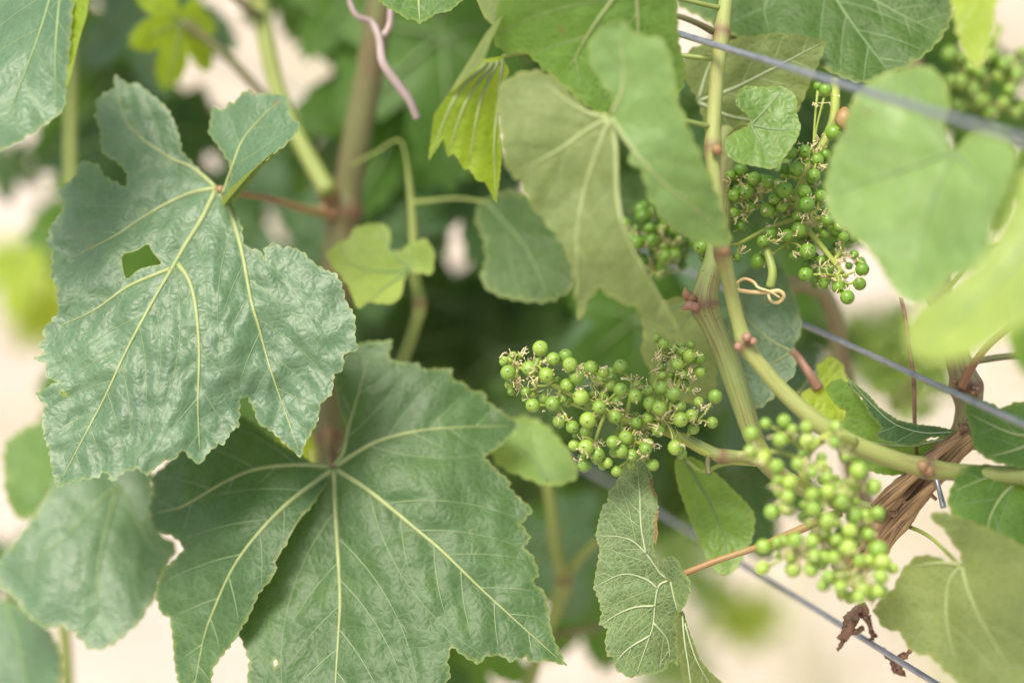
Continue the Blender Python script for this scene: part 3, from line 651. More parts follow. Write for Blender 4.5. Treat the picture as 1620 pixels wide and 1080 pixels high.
cane(s7, [(1225, 452, 95), (1270, 450, 100), (1305, 465, 105), (1322, 510, 110), (1330, 580, 112), (1345, 700, 116), (1380, 860, 120)], [3.2, 3.4, 4.0, 5.0, 5.2, 5.2, 5.2], 'grey', n=12)
s8 = thing('vine_shoot', P(110, 1080, 140), 'blurred yellow-green stem at the lower left corner among bluish leaves', 'vine shoot', 'vine shoots')
cane(s8, [(112, 1180, 140), (106, 1060, 140), (100, 960, 142), (104, 800, 150), (112, 500, 165), (112, 200, 180), (120, -100, 190)], [2.8, 2.8, 2.8, 2.6, 2.4, 2.4, 2.4], 'lime', n=10)

# ================================================================== HERO LEAVES
A_out = [(340, 294), (318, 272), (288, 240), (283, 212), (272, 184), (262, 168), (240, 150), (215, 130), (204, 134), (181, 118), (181, 141), (163, 148), (150, 163), (155, 174), (149, 182), (159, 207), (159, 230), (163, 244),
         (185, 256), (201, 274), (200, 297), (185, 289), (163, 278), (157, 262), (133, 254), (122, 263), (117, 281), (90, 304), (100, 322), (98, 333), (77, 362), (80, 371), (71, 380), (83, 401), (80, 437), (90, 454), (92, 494),
         (66, 523), (72, 532), (60, 548), (72, 557), (53, 567), (74, 578), (72, 596), (92, 604), (74, 612), (56, 623), (72, 641), (66, 661), (69, 690), (77, 710), (81, 739), (90, 771), (118, 761), (158, 754), (162, 745), (176, 762), (200, 744),
         (220, 741), (232, 753), (261, 727), (277, 727), (289, 710), (300, 724), (316, 735), (330, 715), (346, 702), (352, 704), (371, 676), (377, 678), (379, 652), (380, 628), (393, 629), (403, 652), (407, 668), (432, 684), (448, 700), (477, 724), (482, 702),
         (490, 690), (503, 665), (507, 638), (525, 624), (529, 592), (543, 584), (544, 559), (567, 554), (562, 536), (562, 500), (548, 478), (541, 452), (533, 434), (512, 426), (495, 415), (480, 399), (460, 390), (448, 393), (433, 383), (417, 393), (420, 411),
         (411, 396), (398, 393), (386, 389), (384, 376), (383, 362), (376, 342), (368, 326), (352, 306)]
A_f = [(348, 312), (356, 296), (365, 281), (363, 259), (352, 241), (341, 226), (330, 211), (335, 170), (344, 171), (352, 175), (365, 161), (370, 164), (383, 147), (393, 142), (399, 149), (419, 148), (454, 151), (459, 183), (475, 198), (469, 211), (456, 226), (430, 246), (409, 263), (393, 287), (370, 315), (354, 322)]
A_s = [(350, 320), (362, 300), (394, 272), (430, 242), (458, 224), (440, 243), (412, 266), (395, 291), (372, 318), (355, 326)]
leaf(s3, [dict(o=A_out, z=[(343, 298, 28), (200, 150, 48), (90, 380, 26), (290, 420, 10), (70, 620, 6), (100, 760, -8), (300, 720, -14), (380, 620, -2), (470, 700, -6), (560, 540, 2), (460, 400, 14), (330, 560, -4)], round=False, tooth=(15, 3.2), step=5,
               h=[[(192, 402), (215, 398), (235, 384), (240, 398), (258, 418), (240, 420), (218, 426), (200, 444), (194, 425)], [(96, 618), (108, 622), (102, 628), (95, 624)], [(160, 750), (172, 748), (174, 756), (163, 756)]],
               v=[[(343, 298), (305, 305), (265, 322), (225, 345), (180, 374), (110, 410)], [(341, 302), (320, 345), (295, 385), (272, 425), (240, 480), (200, 555), (165, 630), (128, 700), (95, 762)], [(350, 308), (364, 335), (376, 372), (385, 410), (397, 475), (410, 520), (425, 575), (447, 640), (474, 715)],
                  [(340, 296), (318, 276), (298, 262), (262, 246), (205, 200), (184, 140)], [(282, 418), (300, 446), (310, 490), (315, 560), (313, 640), (316, 715)], [(270, 426), (245, 435), (200, 455), (150, 490), (85, 520)]], quilt=1.5, wave=2.6),
          dict(o=A_f, z=[(350, 312, 22), (340, 200, 34), (395, 150, 30), (460, 190, 16), (400, 270, 12)], round=False, tooth=(15, 3.2), step=6, v=[[(352, 308), (368, 262), (385, 220), (420, 180), (450, 156)]], vs=.6, wave=1),
          dict(o=A_s, z=[(350, 320, 14), (400, 270, 10), (458, 224, 14)], round=False, tooth=None, m='under', wave=0)],
     m='blue', junction=(343, 298), petiole=[(346, 300, 26), (380, 306, 42), (430, 315, 62), (480, 330, 92), (525, 340, 114)], pet_m='red', pet_r=1.7, vr=(1.15, .32), sec=42,
     label='big blue-green leaf at left with an insect hole and deeply notched edge')
B_out = [(528, 738), (543, 716), (547, 674), (534, 640), (529, 596), (556, 548), (575, 541), (621, 538), (614, 566), (630, 572), (663, 575), (668, 584), (714, 582), (716, 600), (738, 606), (742, 616), (768, 621), (769, 633), (793, 650), (823, 673), (807, 687), (794, 704), (766, 722), (788, 745), (808, 762), (806, 772), (827, 792), (844, 806), (824, 828),
         (840, 850), (828, 866), (844, 878), (853, 909), (842, 920), (862, 936), (866, 963), (873, 998), (884, 1029), (897, 1053), (866, 1044), (842, 1047), (830, 1038), (807, 1046), (792, 1036), (768, 1038), (757, 1051), (733, 1037), (714, 1022), (708, 1045), (713, 1070), (690, 1100), (650, 1110), (600, 1150), (530, 1175), (470, 1140), (410, 1110), (391, 1078), (394, 1043), (382, 1010),
         (366, 985), (372, 940), (400, 905), (420, 870), (470, 800)]
B_l = [(528, 740), (505, 738), (481, 721), (440, 700), (400, 668), (370, 650), (310, 690), (262, 735), (241, 752), (243, 776), (236, 800), (244, 839), (274, 848), (286, 858), (290, 870), (270, 890), (254, 906), (246, 943), (256, 972), (268, 975), (273, 1006), (276, 1050), (282, 1080), (300, 1120), (318, 1110), (334, 1078), (338, 1054), (370, 1014), (393, 976), (411, 936), (431, 914), (441, 897), (436, 890), (470, 830), (520, 765)]
leaf(s3, [dict(o=B_out, z=[(528, 740, 34), (590, 545, 52), (820, 674, 46), (840, 850, 22), (890, 1050, 2), (600, 900, 14), (530, 1150, -6), (400, 1050, 14), (470, 880, 28), (690, 780, 24)], round=False, tooth=(16, 3.2), step=6,
               h=[[(432, 1045), (438, 1042), (440, 1050), (434, 1054)]], plain=[(543, 716), (547, 674), (534, 640), (372, 940), (400, 905), (420, 870), (470, 800)],
               v=[[(528, 742), (530, 800), (535, 880), (538, 950), (535, 1010), (531, 1080), (530, 1165)], [(532, 742), (575, 770), (610, 797), (650, 830), (700, 872), (760, 930), (820, 985), (888, 1046)], [(533, 736), (560, 718), (600, 697), (660, 682), (720, 676), (815, 673)], [(530, 736), (543, 715), (551, 678), (562, 640), (585, 560)]], quilt=1.1, wave=1.6),
          dict(o=B_l, z=[(528, 740, 34), (250, 760, 44), (250, 940, 30), (300, 1110, 12), (430, 900, 12), (400, 830, 18)], round=False, tooth=(17, 3.0), step=6.5, plain=[(528, 740), (505, 738), (520, 765), (470, 830), (436, 890)],
               v=[[(526, 742), (480, 776), (440, 810), (395, 860), (365, 905), (340, 960), (322, 1010), (305, 1100)], [(522, 738), (470, 735), (405, 742), (350, 765), (290, 800), (250, 810)]], quilt=1.0, wave=1.5)],
     m='deep', junction=(528, 740), petiole=[(528, 738, 34), (524, 725, 50), (520, 700, 80), (520, 680, 112)], pet_m='red', pet_r=1.9, vr=(1.15, .3), sec=50, secr=.6,
     label='large dull green leaf at bottom centre-left with bold yellow veins')
# F: the sharp drooping leaf under the middle cluster
F_out = [(1060, 917), (1045, 900), (1038, 888), (1033, 861), (1038, 843), (1034, 828), (1041, 802), (1039, 787), (1030, 769), (1031, 752), (1024, 735), (1011, 720), (1002, 730), (989, 733), (981, 747), (973, 769), (963, 776), (961, 794), (953, 801), (946, 828), (942, 847), (949, 868), (946, 888), (942, 908), (939, 928), (947, 948), (952, 969), (947, 987), (962, 994), (957, 1013), (960, 1036), (972, 1040), (974, 1058), (996, 1072), (1014, 1066), (1033, 1066), (1054, 1058), (1060, 1045), (1073, 1052), (1070, 1010), (1070, 987), (1073, 965), (1070, 935)]
F_f = [(1058, 920), (1045, 903), (1041, 891), (1048, 883), (1063, 879), (1074, 886), (1078, 900), (1091, 916), (1092, 936), (1086, 954), (1074, 970), (1068, 950)]
F_p = [(1069, 972), (1081, 965), (1089, 995), (1107, 1043), (1122, 1061), (1146, 1082), (1152, 1120), (1090, 1120), (1078, 1061), (1070, 1013)]
leaf(s2, [dict(o=F_out, z=[(1059, 917, 3), (1010, 722, 10), (945, 850, 6), (945, 950, 2), (1000, 1070, -4), (1035, 930, 2), (1070, 1050, 6), (1035, 800, 0)], round=False, tooth=(12, 2.6), step=4.5,
               v=[[(1059, 917), (1042, 927), (1036, 958), (1033, 990), (1022, 1022), (1008, 1062)], [(1058, 917), (1045, 907), (1035, 893), (1020, 873), (1000, 855), (975, 848), (944, 847)], [(1040, 930), (1020, 915), (985, 908), (944, 926)], [(1036, 958), (1005, 960), (975, 972), (952, 988)], [(1022, 876), (1014, 830), (1012, 780), (1008, 735)], [(1034, 985), (1055, 1010), (1060, 1040)], [(1028, 1005), (995, 1025), (975, 1045)]], quilt=.8, wave=1.4),
          dict(o=F_f, z=[(1058, 920, 1), (1075, 890, -6), (1090, 930, -9), (1072, 965, -3)], round=False, tooth=(10, 1.2), step=5, v=[[(1061, 920), (1066, 945), (1072, 968)]], vs=.7, wave=.5),
          dict(o=F_p, z=[(1072, 972, -4), (1090, 1040, -8), (1145, 1100, 0)], round=False, tooth=(13, 1.2), step=6, m='under', v=[[(1079, 970), (1083, 1015), (1090, 1060), (1096, 1112)], [(1083, 985), (1100, 1040), (1125, 1085)]], vs=.9, wave=.6),
          dict(o=[(1020, 733), (1030, 746), (1033, 760), (1033, 770), (1041, 786), (1036, 788), (1029, 771), (1028, 756)], z=[(1020, 735, 7), (1031, 760, 4.5), (1040, 786, 0)], round=False, tooth=(6, 1), step=3, m='dry', quilt=0, wave=0),
          dict(o=[(1042, 806), (1039, 828), (1041, 843), (1037, 862), (1034, 850), (1036, 836), (1035, 826), (1038, 808)], z=[(1040, 806, -2), (1038, 830, -2), (1036, 862, -2)], round=False, tooth=(6, 1), step=3, m='dry', quilt=0, wave=0)],
     m='dusty', vm='pale', junction=(1060, 917), petiole=[(1062, 917, 2), (1085, 906, -3), (1135, 886, -4), (1195, 866, -2), (1240, 848, 4), (1330, 810, 10)], pet_m='tan', pet_r=1.55, vr=(.42, .16), sec=20, secr=.3,
     label='sharp dusty grey-green leaf hanging edge-on below the middle grape cluster')
# G: front leaf at top centre
G1 = [(966, 186), (943, 181), (924, 168), (899, 145), (873, 116), (832, 111), (806, 121), (790, 141), (787, 168), (794, 222), (799, 267), (828, 293), (836, 320), (858, 345), (880, 371), (901, 408), (908, 446), (913, 481), (917, 515), (925, 488), (932, 472), (948, 452), (966, 469), (983, 480), (1003, 484), (1030, 508), (1060, 535), (1086, 546), (1068, 512), (1043, 466), (1016, 420), (998, 388), (986, 350), (979, 300), (980, 250), (974, 210)]
G2 = [(965, 187), (972, 159), (961, 141), (943, 119), (930, 89), (932, 63), (958, 37), (984, 31), (998, 42), (1002, 56), (1047, 58), (1062, 90), (1068, 130), (1075, 170), (1095, 215), (1110, 250), (1125, 285), (1142, 330), (1160, 390), (1120, 384), (1080, 374), (1058, 357), (1036, 333), (1021, 296), (1016, 268), (995, 256), (999, 237), (977, 208)]
leaf(s2, [dict(o=G1, z=[(966, 186, -58), (795, 140, -46), (800, 260, -60), (917, 510, -52), (1080, 540, -46), (980, 350, -64), (900, 300, -52)], tooth=(30, 6), step=8, plain=[(974, 210), (980, 250), (979, 300), (986, 350), (998, 388), (1016, 420), (1043, 466)], v=[[(966, 186), (974, 230), (976, 300), (984, 350), (1000, 392), (1020, 428), (1050, 480), (1080, 540)], [(962, 184), (940, 182), (905, 165), (860, 130)], [(963, 188), (930, 205), (880, 240), (820, 270)], [(964, 190), (945, 240), (925, 300), (912, 380), (914, 480)]]),
          dict(o=G2, z=[(966, 186, -60), (985, 40, -66), (1050, 90, -70), (1020, 270, -66), (1155, 385, -44), (1075, 250, -62)], m='pale', tooth=(34, 6), step=8, v=[[(967, 186), (1000, 235), (1050, 290), (1100, 330), (1150, 380)], [(967, 182), (985, 140), (985, 90), (975, 50)]], vs=.8)],
     m='under', junction=(966, 186), vr=(1.1, .3), sec=46, secr=.35, label='blurred folded leaf at top centre showing its greyish underside and a long pale midrib')
leaf(s2, [dict(o=[(935, -10), (800, -60), (785, 30), (778, 62), (800, 88), (828, 80), (850, 100), (880, 128), (910, 152), (945, 180), (1000, 185), (1060, 180), (1088, 120), (1072, 60), (1070, -50)], z=[(800, 60, -28), (830, 0, -42), (940, 180, -30), (1070, 100, -26), (960, 40, -40)], v=[[(1000, -40), (940, 40), (900, 110)], [(1005, -40), (1010, 60), (1000, 170)]])],
     m='fresh', junction=(935, -10), step=9, sec=50, label='glossy bright green leaf at the top edge behind the folded front leaf')
leaf(s2, [dict(o=[(795, 89), (765, 94), (739, 122), (710, 148), (687, 181), (683, 207), (678, 254), (688, 240), (702, 218), (708, 248), (719, 243), (734, 268), (743, 268), (754, 286), (767, 288), (785, 322), (791, 281), (794, 241), (788, 185), (792, 141), (806, 113)], z=[(790, 90, -20), (682, 210, -34), (785, 315, -26), (740, 150, -36)], round=False, tooth=(12, 1.2), v=[[(795, 95), (788, 160), (782, 230), (785, 315)], [(788, 98), (760, 160), (742, 262)], [(780, 100), (738, 160), (708, 244)], [(770, 100), (720, 155), (682, 245)]], step=6),
          dict(o=[(738, -40), (815, -40), (803, 0), (797, 22), (778, 62), (764, 97), (735, 126), (708, 152), (722, 128), (745, 92), (768, 54), (779, 40), (766, 28), (757, 8)], z=[(770, -10, -14), (770, 70, -40), (712, 148, -38)], m='under', round=False, tooth=None)],
     m='yellow', junction=(795, 89), step=7, sec=0, label='yellow-green translucent leaf lobe hanging at top centre, backlit, with toothed tips')
leaf(s3, [dict(o=[(660, -70), (598, -30), (598, 0), (613, 13), (632, 22), (643, 31), (655, 31), (663, 38), (678, 30), (691, 21), (710, 19), (738, -4), (740, -50)], z=[(660, -40, 14), (663, 35, 2), (735, 0, 6)], v=[[(660, -68), (662, -10), (664, 34)]], tooth=(11, 2.0), round=False)], m='mid', junction=(660, -70), step=5, label='leaf tip poking in at the top edge above the mauve tendril')
# J, K, L: behind the upper wire
leaf(s1, [dict(o=[(1290, -60), (1060, -60), (1070, 10), (1100, 22), (1130, 42), (1160, 58), (1200, 66), (1255, 80), (1290, 102), (1340, 128), (1372, 132), (1400, 122), (1440, 104), (1480, 74), (1508, 30), (1515, -60)], z=[(1290, -60, 45), (1080, 10, 40), (1350, 125, 18), (1500, 20, 30)], v=[[(1290, -60), (1330, 10), (1365, 60), (1405, 112)], [(1285, -55), (1215, 0), (1215, 50)], [(1295, -55), (1400, 10), (1480, 50)]])], m='forest', vm='dim', vr=(.6, .2), junction=(1290, -60), step=8, label='broad dark green leaf behind the wire at top right')
leaf(s1, [dict(o=[(1105, 160), (1080, 120), (1086, 78), (1130, 66), (1172, 62), (1220, 52), (1262, 56), (1309, 63), (1299, 92), (1287, 118), (1278, 140), (1268, 165), (1252, 195), (1190, 215), (1120, 222)], z=[(1105, 160, 30), (1090, 80, 28), (1305, 65, 16), (1260, 180, 24)], v=[[(1105, 160), (1160, 140), (1220, 110), (1300, 68)], [(1105, 162), (1160, 185), (1240, 195)], [(1105, 158), (1120, 110), (1140, 70)]], tooth=(18, 3))], m='under', vm='pale', junction=(1105, 160), step=7, vr=(.7, .2), label='grey-green leaf underside just below the upper wire')
leaf(s1, [dict(o=[(1188, 198), (1164, 208), (1145, 220), (1147, 241), (1164, 257), (1184, 261), (1204, 265), (1225, 269), (1241, 250), (1261, 221), (1268, 200), (1259, 179), (1262, 156), (1245, 137), (1204, 138), (1176, 135), (1161, 155), (1168, 171), (1184, 182)], z=[(1188, 198, -10), (1147, 235, -14), (1225, 268, -18), (1262, 160, -10)], v=[[(1188, 198), (1225, 205), (1264, 205)], [(1188, 198), (1215, 170), (1240, 140)], [(1188, 198), (1205, 230), (1222, 264)]], tooth=(13, 1.8))], m='fresh', vm='dim', junction=(1188, 198), step=6, vr=(.5, .15), sec=24, secr=.2, label='small rounded light green leaf in front of the slender shoot, under the upper wire')
# M, N: far right, close to the lens
leaf(old, [dict(o=[(1512, 240), (1500, 215), (1492, 196), (1504, 165), (1496, 128), (1470, 102), (1429, 108), (1378, 124), (1345, 160), (1338, 205), (1318, 235), (1303, 300), (1310, 340), (1345, 370), (1382, 402), (1420, 470), (1452, 482), (1490, 456), (1502, 440), (1540, 424), (1565, 402), (1570, 350), (1600, 292), (1610, 240), (1582, 214), (1542, 208), (1524, 222)], z=[(1512, 240, -92), (1430, 110, -74), (1305, 310, -66), (1450, 480, -96), (1600, 260, -108)], v=[[(1512, 240), (1480, 310), (1455, 400), (1448, 478)], [(1510, 240), (1430, 270), (1312, 310)], [(1514, 242), (1560, 300), (1575, 345)], [(1508, 236), (1460, 170), (1435, 115)]])], m='pale', vm='dim', junction=(1512, 240), step=12, vr=(.7, .2), secr=.2, label='large blurred pale green leaf at right, close to the camera behind the upper wire')
leaf(old, [dict(o=[(1680, 250), (1620, 262), (1598, 330), (1558, 410), (1500, 456), (1452, 484), (1430, 525), (1440, 562), (1482, 576), (1545, 562), (1600, 520), (1660, 500), (1700, 380)], z=[(1680, 250, -135), (1450, 490, -145), (1440, 560, -165), (1600, 520, -165), (1580, 400, -148)], v=[[(1690, 300), (1600, 420), (1520, 500), (1450, 545)]])], m='lime', vm='dim', junction=(1680, 250), step=12, label='very blurred bright yellow-green leaf at the right edge, closest to the camera')
leaf(old, [dict(o=[(1640, 380), (1605, 400), (1590, 470), (1598, 560), (1625, 600), (1680, 580), (1690, 400)], z=[(1640, 380, -95), (1600, 560, -110), (1680, 480, -120)])], m='fresh', junction=(1640, 380), step=12, sec=0, label='blurred green leaf cut by the right edge below the yellow-green leaf')
leaf(old, [dict(o=[(1540, -60), (1505, -20), (1510, 40), (1528, 92), (1550, 112), (1570, 60), (1580, -20)], z=[(1540, -60, -60), (1550, 110, -80), (1575, 0, -70)])], m='yellow', junction=(1540, -60), step=12, sec=0, label='blurred yellow leaf strip hanging from the top right edge')
# O, P, Q: lower right
leaf(old, [dict(o=[(1650, 650), (1620, 634), (1602, 637), (1584, 647), (1567, 637), (1543, 631), (1523, 641), (1536, 680), (1540, 706), (1560, 726), (1600, 738), (1660, 745)], z=[(1650, 690, -20), (1525, 640, -28), (1560, 725, -30)], v=[[(1655, 690), (1600, 685), (1535, 655)], [(1650, 692), (1610, 710), (1565, 722)]], tooth=(16, 3))], m='mid', junction=(1650, 690), step=7, label='green toothed leaf at the right edge beside the old wood')
leaf(old, [dict(o=[(1660, 740), (1620, 745), (1570, 734), (1522, 737), (1506, 768), (1498, 792), (1510, 822), (1550, 852), (1600, 882), (1670, 900)], z=[(1660, 800, -22), (1505, 770, -30), (1600, 880, -36)], v=[[(1660, 745), (1600, 770), (1570, 810), (1560, 850)], [(1660, 742), (1580, 750), (1512, 775)]], tooth=(20, 3))], m='mid', junction=(1660, 745), step=8, label='smooth green leaf at the right edge below the slender shoot')
leaf(old, [dict(o=[(1520, 895), (1522, 878), (1507, 858), (1490, 832), (1466, 816), (1492, 808), (1552, 830), (1596, 850), (1622, 866), (1670, 900), (1680, 1130), (1530, 1130), (1519, 1082), (1490, 1056), (1472, 1036), (1448, 1034), (1433, 1018), (1424, 997), (1398, 995), (1386, 973), (1378, 962), (1412, 936), (1427, 899), (1448, 881), (1466, 876), (1490, 884)], z=[(1520, 895, -40), (1385, 965, -26), (1530, 1100, -50), (1660, 950, -60), (1480, 820, -40), (1590, 980, -56)],
                v=[[(1520, 895), (1500, 925), (1498, 985), (1512, 1045)], [(1522, 896), (1532, 935), (1556, 988), (1602, 1062)], [(1518, 893), (1485, 890), (1440, 896)]])], m='under', vm='yellow', junction=(1520, 895), step=9, vr=(.9, .3), secr=.35, sec=50, label='big blurred olive leaf in the lower right corner, backlit')
# R, S, T, U: behind the shoots
leaf(s1, [dict(o=[(1252, 556), (1262, 582), (1245, 605), (1212, 640), (1186, 652), (1166, 605), (1150, 520), (1160, 440), (1215, 402), (1242, 430), (1262, 480), (1270, 522)], z=[(1252, 556, 30), (1165, 450, 42), (1190, 645, 22)], v=[[(1252, 556), (1215, 535), (1180, 500), (1168, 450)], [(1250, 558), (1220, 575), (1180, 580)]])], m='blue', junction=(1252, 556), step=8, petiole=[(1252, 556, 30), (1265, 568, 30), (1280, 590, 28), (1294, 614, 30)], pet_m='pink', pet_r=2.0, vr=(.6, .2), label='blue-green leaf between the thick shoot and the middle wire')
leaf(old, [dict(o=[(1303, 612), (1328, 596), (1346, 612), (1370, 640), (1392, 662), (1440, 690), (1472, 698), (1490, 690), (1512, 690), (1480, 735), (1440, 750), (1400, 752), (1360, 740), (1330, 718), (1324, 682), (1342, 652), (1320, 640)], z=[(1325, 610, 12), (1500, 695, 12), (1350, 720, 16)], v=[[(1506, 692), (1440, 705), (1380, 700), (1335, 690)], [(1500, 694), (1460, 720), (1420, 745)]], tooth=(14, 2)),
           dict(o=[(1338, 594), (1352, 606), (1374, 624), (1392, 645), (1420, 664), (1450, 671), (1482, 674), (1517, 682), (1500, 690), (1470, 692), (1452, 706), (1430, 706), (1410, 700), (1390, 696), (1385, 688), (1396, 676), (1376, 656), (1364, 630), (1346, 612)], z=[(1340, 597, 8), (1400, 670, 0), (1440, 700, 0), (1515, 682, 8)], m='deep', round=False, tooth=(9, 1.5), step=4.5, v=[[(1512, 683), (1460, 684), (1415, 670), (1380, 640), (1345, 602)]], vs=.5)], m='fresh', vm='pale', junction=(1510, 684), step=6, vr=(.5, .18), sec=20, secr=.22, label='light green leaf with a dark rolled-over edge, left of the old wood')
leaf(s7, [dict(o=[(1262, 622), (1298, 608), (1290, 578), (1318, 560), (1338, 585), (1348, 640), (1330, 672), (1290, 668)], z=[(1265, 625, 30), (1330, 570, 34), (1330, 670, 26)])], m='yellow', junction=(1262, 622), step=8, sec=0, label='small bright green leaf right below the middle wire')
leaf(s1, [dict(o=[(1095, 722), (1066, 722), (1070, 762), (1084, 802), (1104, 852), (1128, 902), (1150, 913), (1172, 892), (1191, 852), (1196, 812), (1176, 790), (1150, 764), (1118, 735)], z=[(1070, 722, 24), (1100, 850, 32), (1190, 830, 30), (1150, 910, 24)], v=[[(1080, 724), (1120, 790), (1145, 850), (1152, 908)]], tooth=(16, 2))], m='fresh', vm='dim', junction=(1080, 722), step=7, vr=(.5, .2), secr=.2, petiole=[(1080, 722, 26), (1110, 745, 22), (1140, 735, 16), (1170, 728, 10)], pet_m='green', label='plain mid green leaf between the drooping dusty leaf and the front grapes')
leaf(s1, [dict(o=[(1112, 470), (1060, 470), (1012, 492), (1020, 530), (1012, 556), (1030, 585), (1028, 612), (1060, 632), (1100, 640), (1140, 610)], z=[(1112, 470, 36), (1012, 500, 48), (1040, 630, 44), (1140, 610, 34)], v=[[(1112, 472), (1070, 530), (1040, 610)], [(1110, 472), (1060, 490), (1018, 505)]])], m='under', vm='dim', junction=(1112, 470), step=8, vr=(.5, .2), secr=.25, label='thin pale leaf behind the right end of the middle cluster')
# V, X, Z, C, D
leaf(s5, [dict(o=[(648, 428), (645, 424), (636, 460), (631, 478), (600, 482), (586, 474), (564, 492), (557, 463), (540, 436), (514, 408), (526, 389), (550, 379), (563, 358), (603, 351), (620, 365), (615, 393), (624, 400), (649, 386), (674, 375), (689, 400), (684, 436), (664, 432)], z=[(648, 428, 70), (515, 405, 60), (600, 352, 72), (690, 400, 66), (600, 480, 52)], v=[[(648, 428), (600, 430), (540, 415)], [(648, 427), (620, 400), (600, 362)], [(648, 429), (615, 450), (575, 485)]], tooth=(26, 3))], m='lime', vm='dim', junction=(648, 428), step=8, vr=(.6, .2), secr=.2, label='small yellow-green lobed leaf beside the brownish shoot')
leaf(s5, [dict(o=[(745, 330), (800, 296), (870, 320), (908, 400), (912, 455), (868, 480), (820, 476), (780, 466), (758, 442), (772, 400)], z=[(760, 330, 82), (900, 440, 62), (780, 460, 66)], v=[[(770, 320), (830, 390), (870, 475)]])], m='forest', vm='dim', junction=(770, 320), step=9, vr=(.6, .2), secr=.2, label='dark plain leaf behind the folded front leaf, above the middle cluster')
leaf(s6, [dict(o=[(770, 692), (820, 654), (862, 668), (905, 718), (918, 756), (872, 772), (820, 752), (782, 732)], z=[(780, 690, 62), (910, 750, 58), (840, 660, 72)], v=[[(866, 762), (840, 725), (800, 695)]])], m='pale', vm='dim', junction=(866, 762), step=9, secr=.2, vr=(.5, .2), label='pale blurred leaf left below the middle cluster')
leaf(s8, [dict(o=[(188, 740), (215, 715), (240, 728), (246, 842), (286, 862), (256, 906), (246, 945), (240, 952), (220, 986), (214, 990), (186, 1016), (148, 1032), (120, 1004), (95, 986), (75, 996), (45, 976), (20, 942), (-4, 926), (-14, 900), (36, 842), (70, 790), (92, 745), (150, 735)], z=[(188, 768, 76), (-10, 905, 64), (150, 1030, 44), (280, 860, 66), (100, 880, 56)], v=[[(186, 768), (150, 802), (100, 852), (25, 912)], [(187, 770), (170, 830), (155, 905), (150, 1020)], [(190, 770), (220, 830), (250, 880)]])], m='blue', vm='dim', junction=(188, 768), step=9, secr=.25, label='blurred blue-green leaf at lower left below the leaf with the hole')
leaf(s8, [dict(o=[(100, 700), (70, 664), (32, 680), (4, 702), (8, 790), (34, 826), (62, 812), (92, 772)], z=[(100, 700, 96), (5, 720, 100), (40, 825, 86)])], m='mid', junction=(100, 700), step=10, sec=0, label='small blurred green leaf at the left edge above the blue-green one')
leaf(s8, [dict(o=[(10, 945), (46, 968), (82, 1000), (98, 1042), (94, 1120), (-40, 1120), (-40, 960)], z=[(10, 950, 100), (90, 1040, 84), (-20, 1100, 90)], v=[[(8, 955), (30, 1020), (46, 1110)]])], m='blue', vm='dim', junction=(10, 945), step=10, secr=.25, label='bluish leaf filling the lower left corner')
leaf(s8, [dict(o=[(60, -60), (-40, -60), (-40, 245), (0, 240), (32, 224), (60, 205), (88, 186), (104, 172), (107, 120), (112, 60), (118, -20), (118, -60)], z=[(60, -40, 10), (-20, 240, -34), (105, 170, -26), (115, 0, -20), (40, 100, -18)], v=[[(95, -55), (60, 60), (10, 190)], [(100, -50), (88, 80), (90, 178)]], quilt=2.0),
          dict(o=[(112, -60), (146, -60), (140, 18), (126, 60), (113, 116), (105, 145), (107, 100), (111, 50)], z=[(115, -50, -18), (140, 0, -26), (108, 140, -28)], m='yellow', tooth=None)], m='blue', vm='dim', junction=(60, -60), step=8, label='pale blue-green leaf hanging in the upper left corner with a folded light edge')

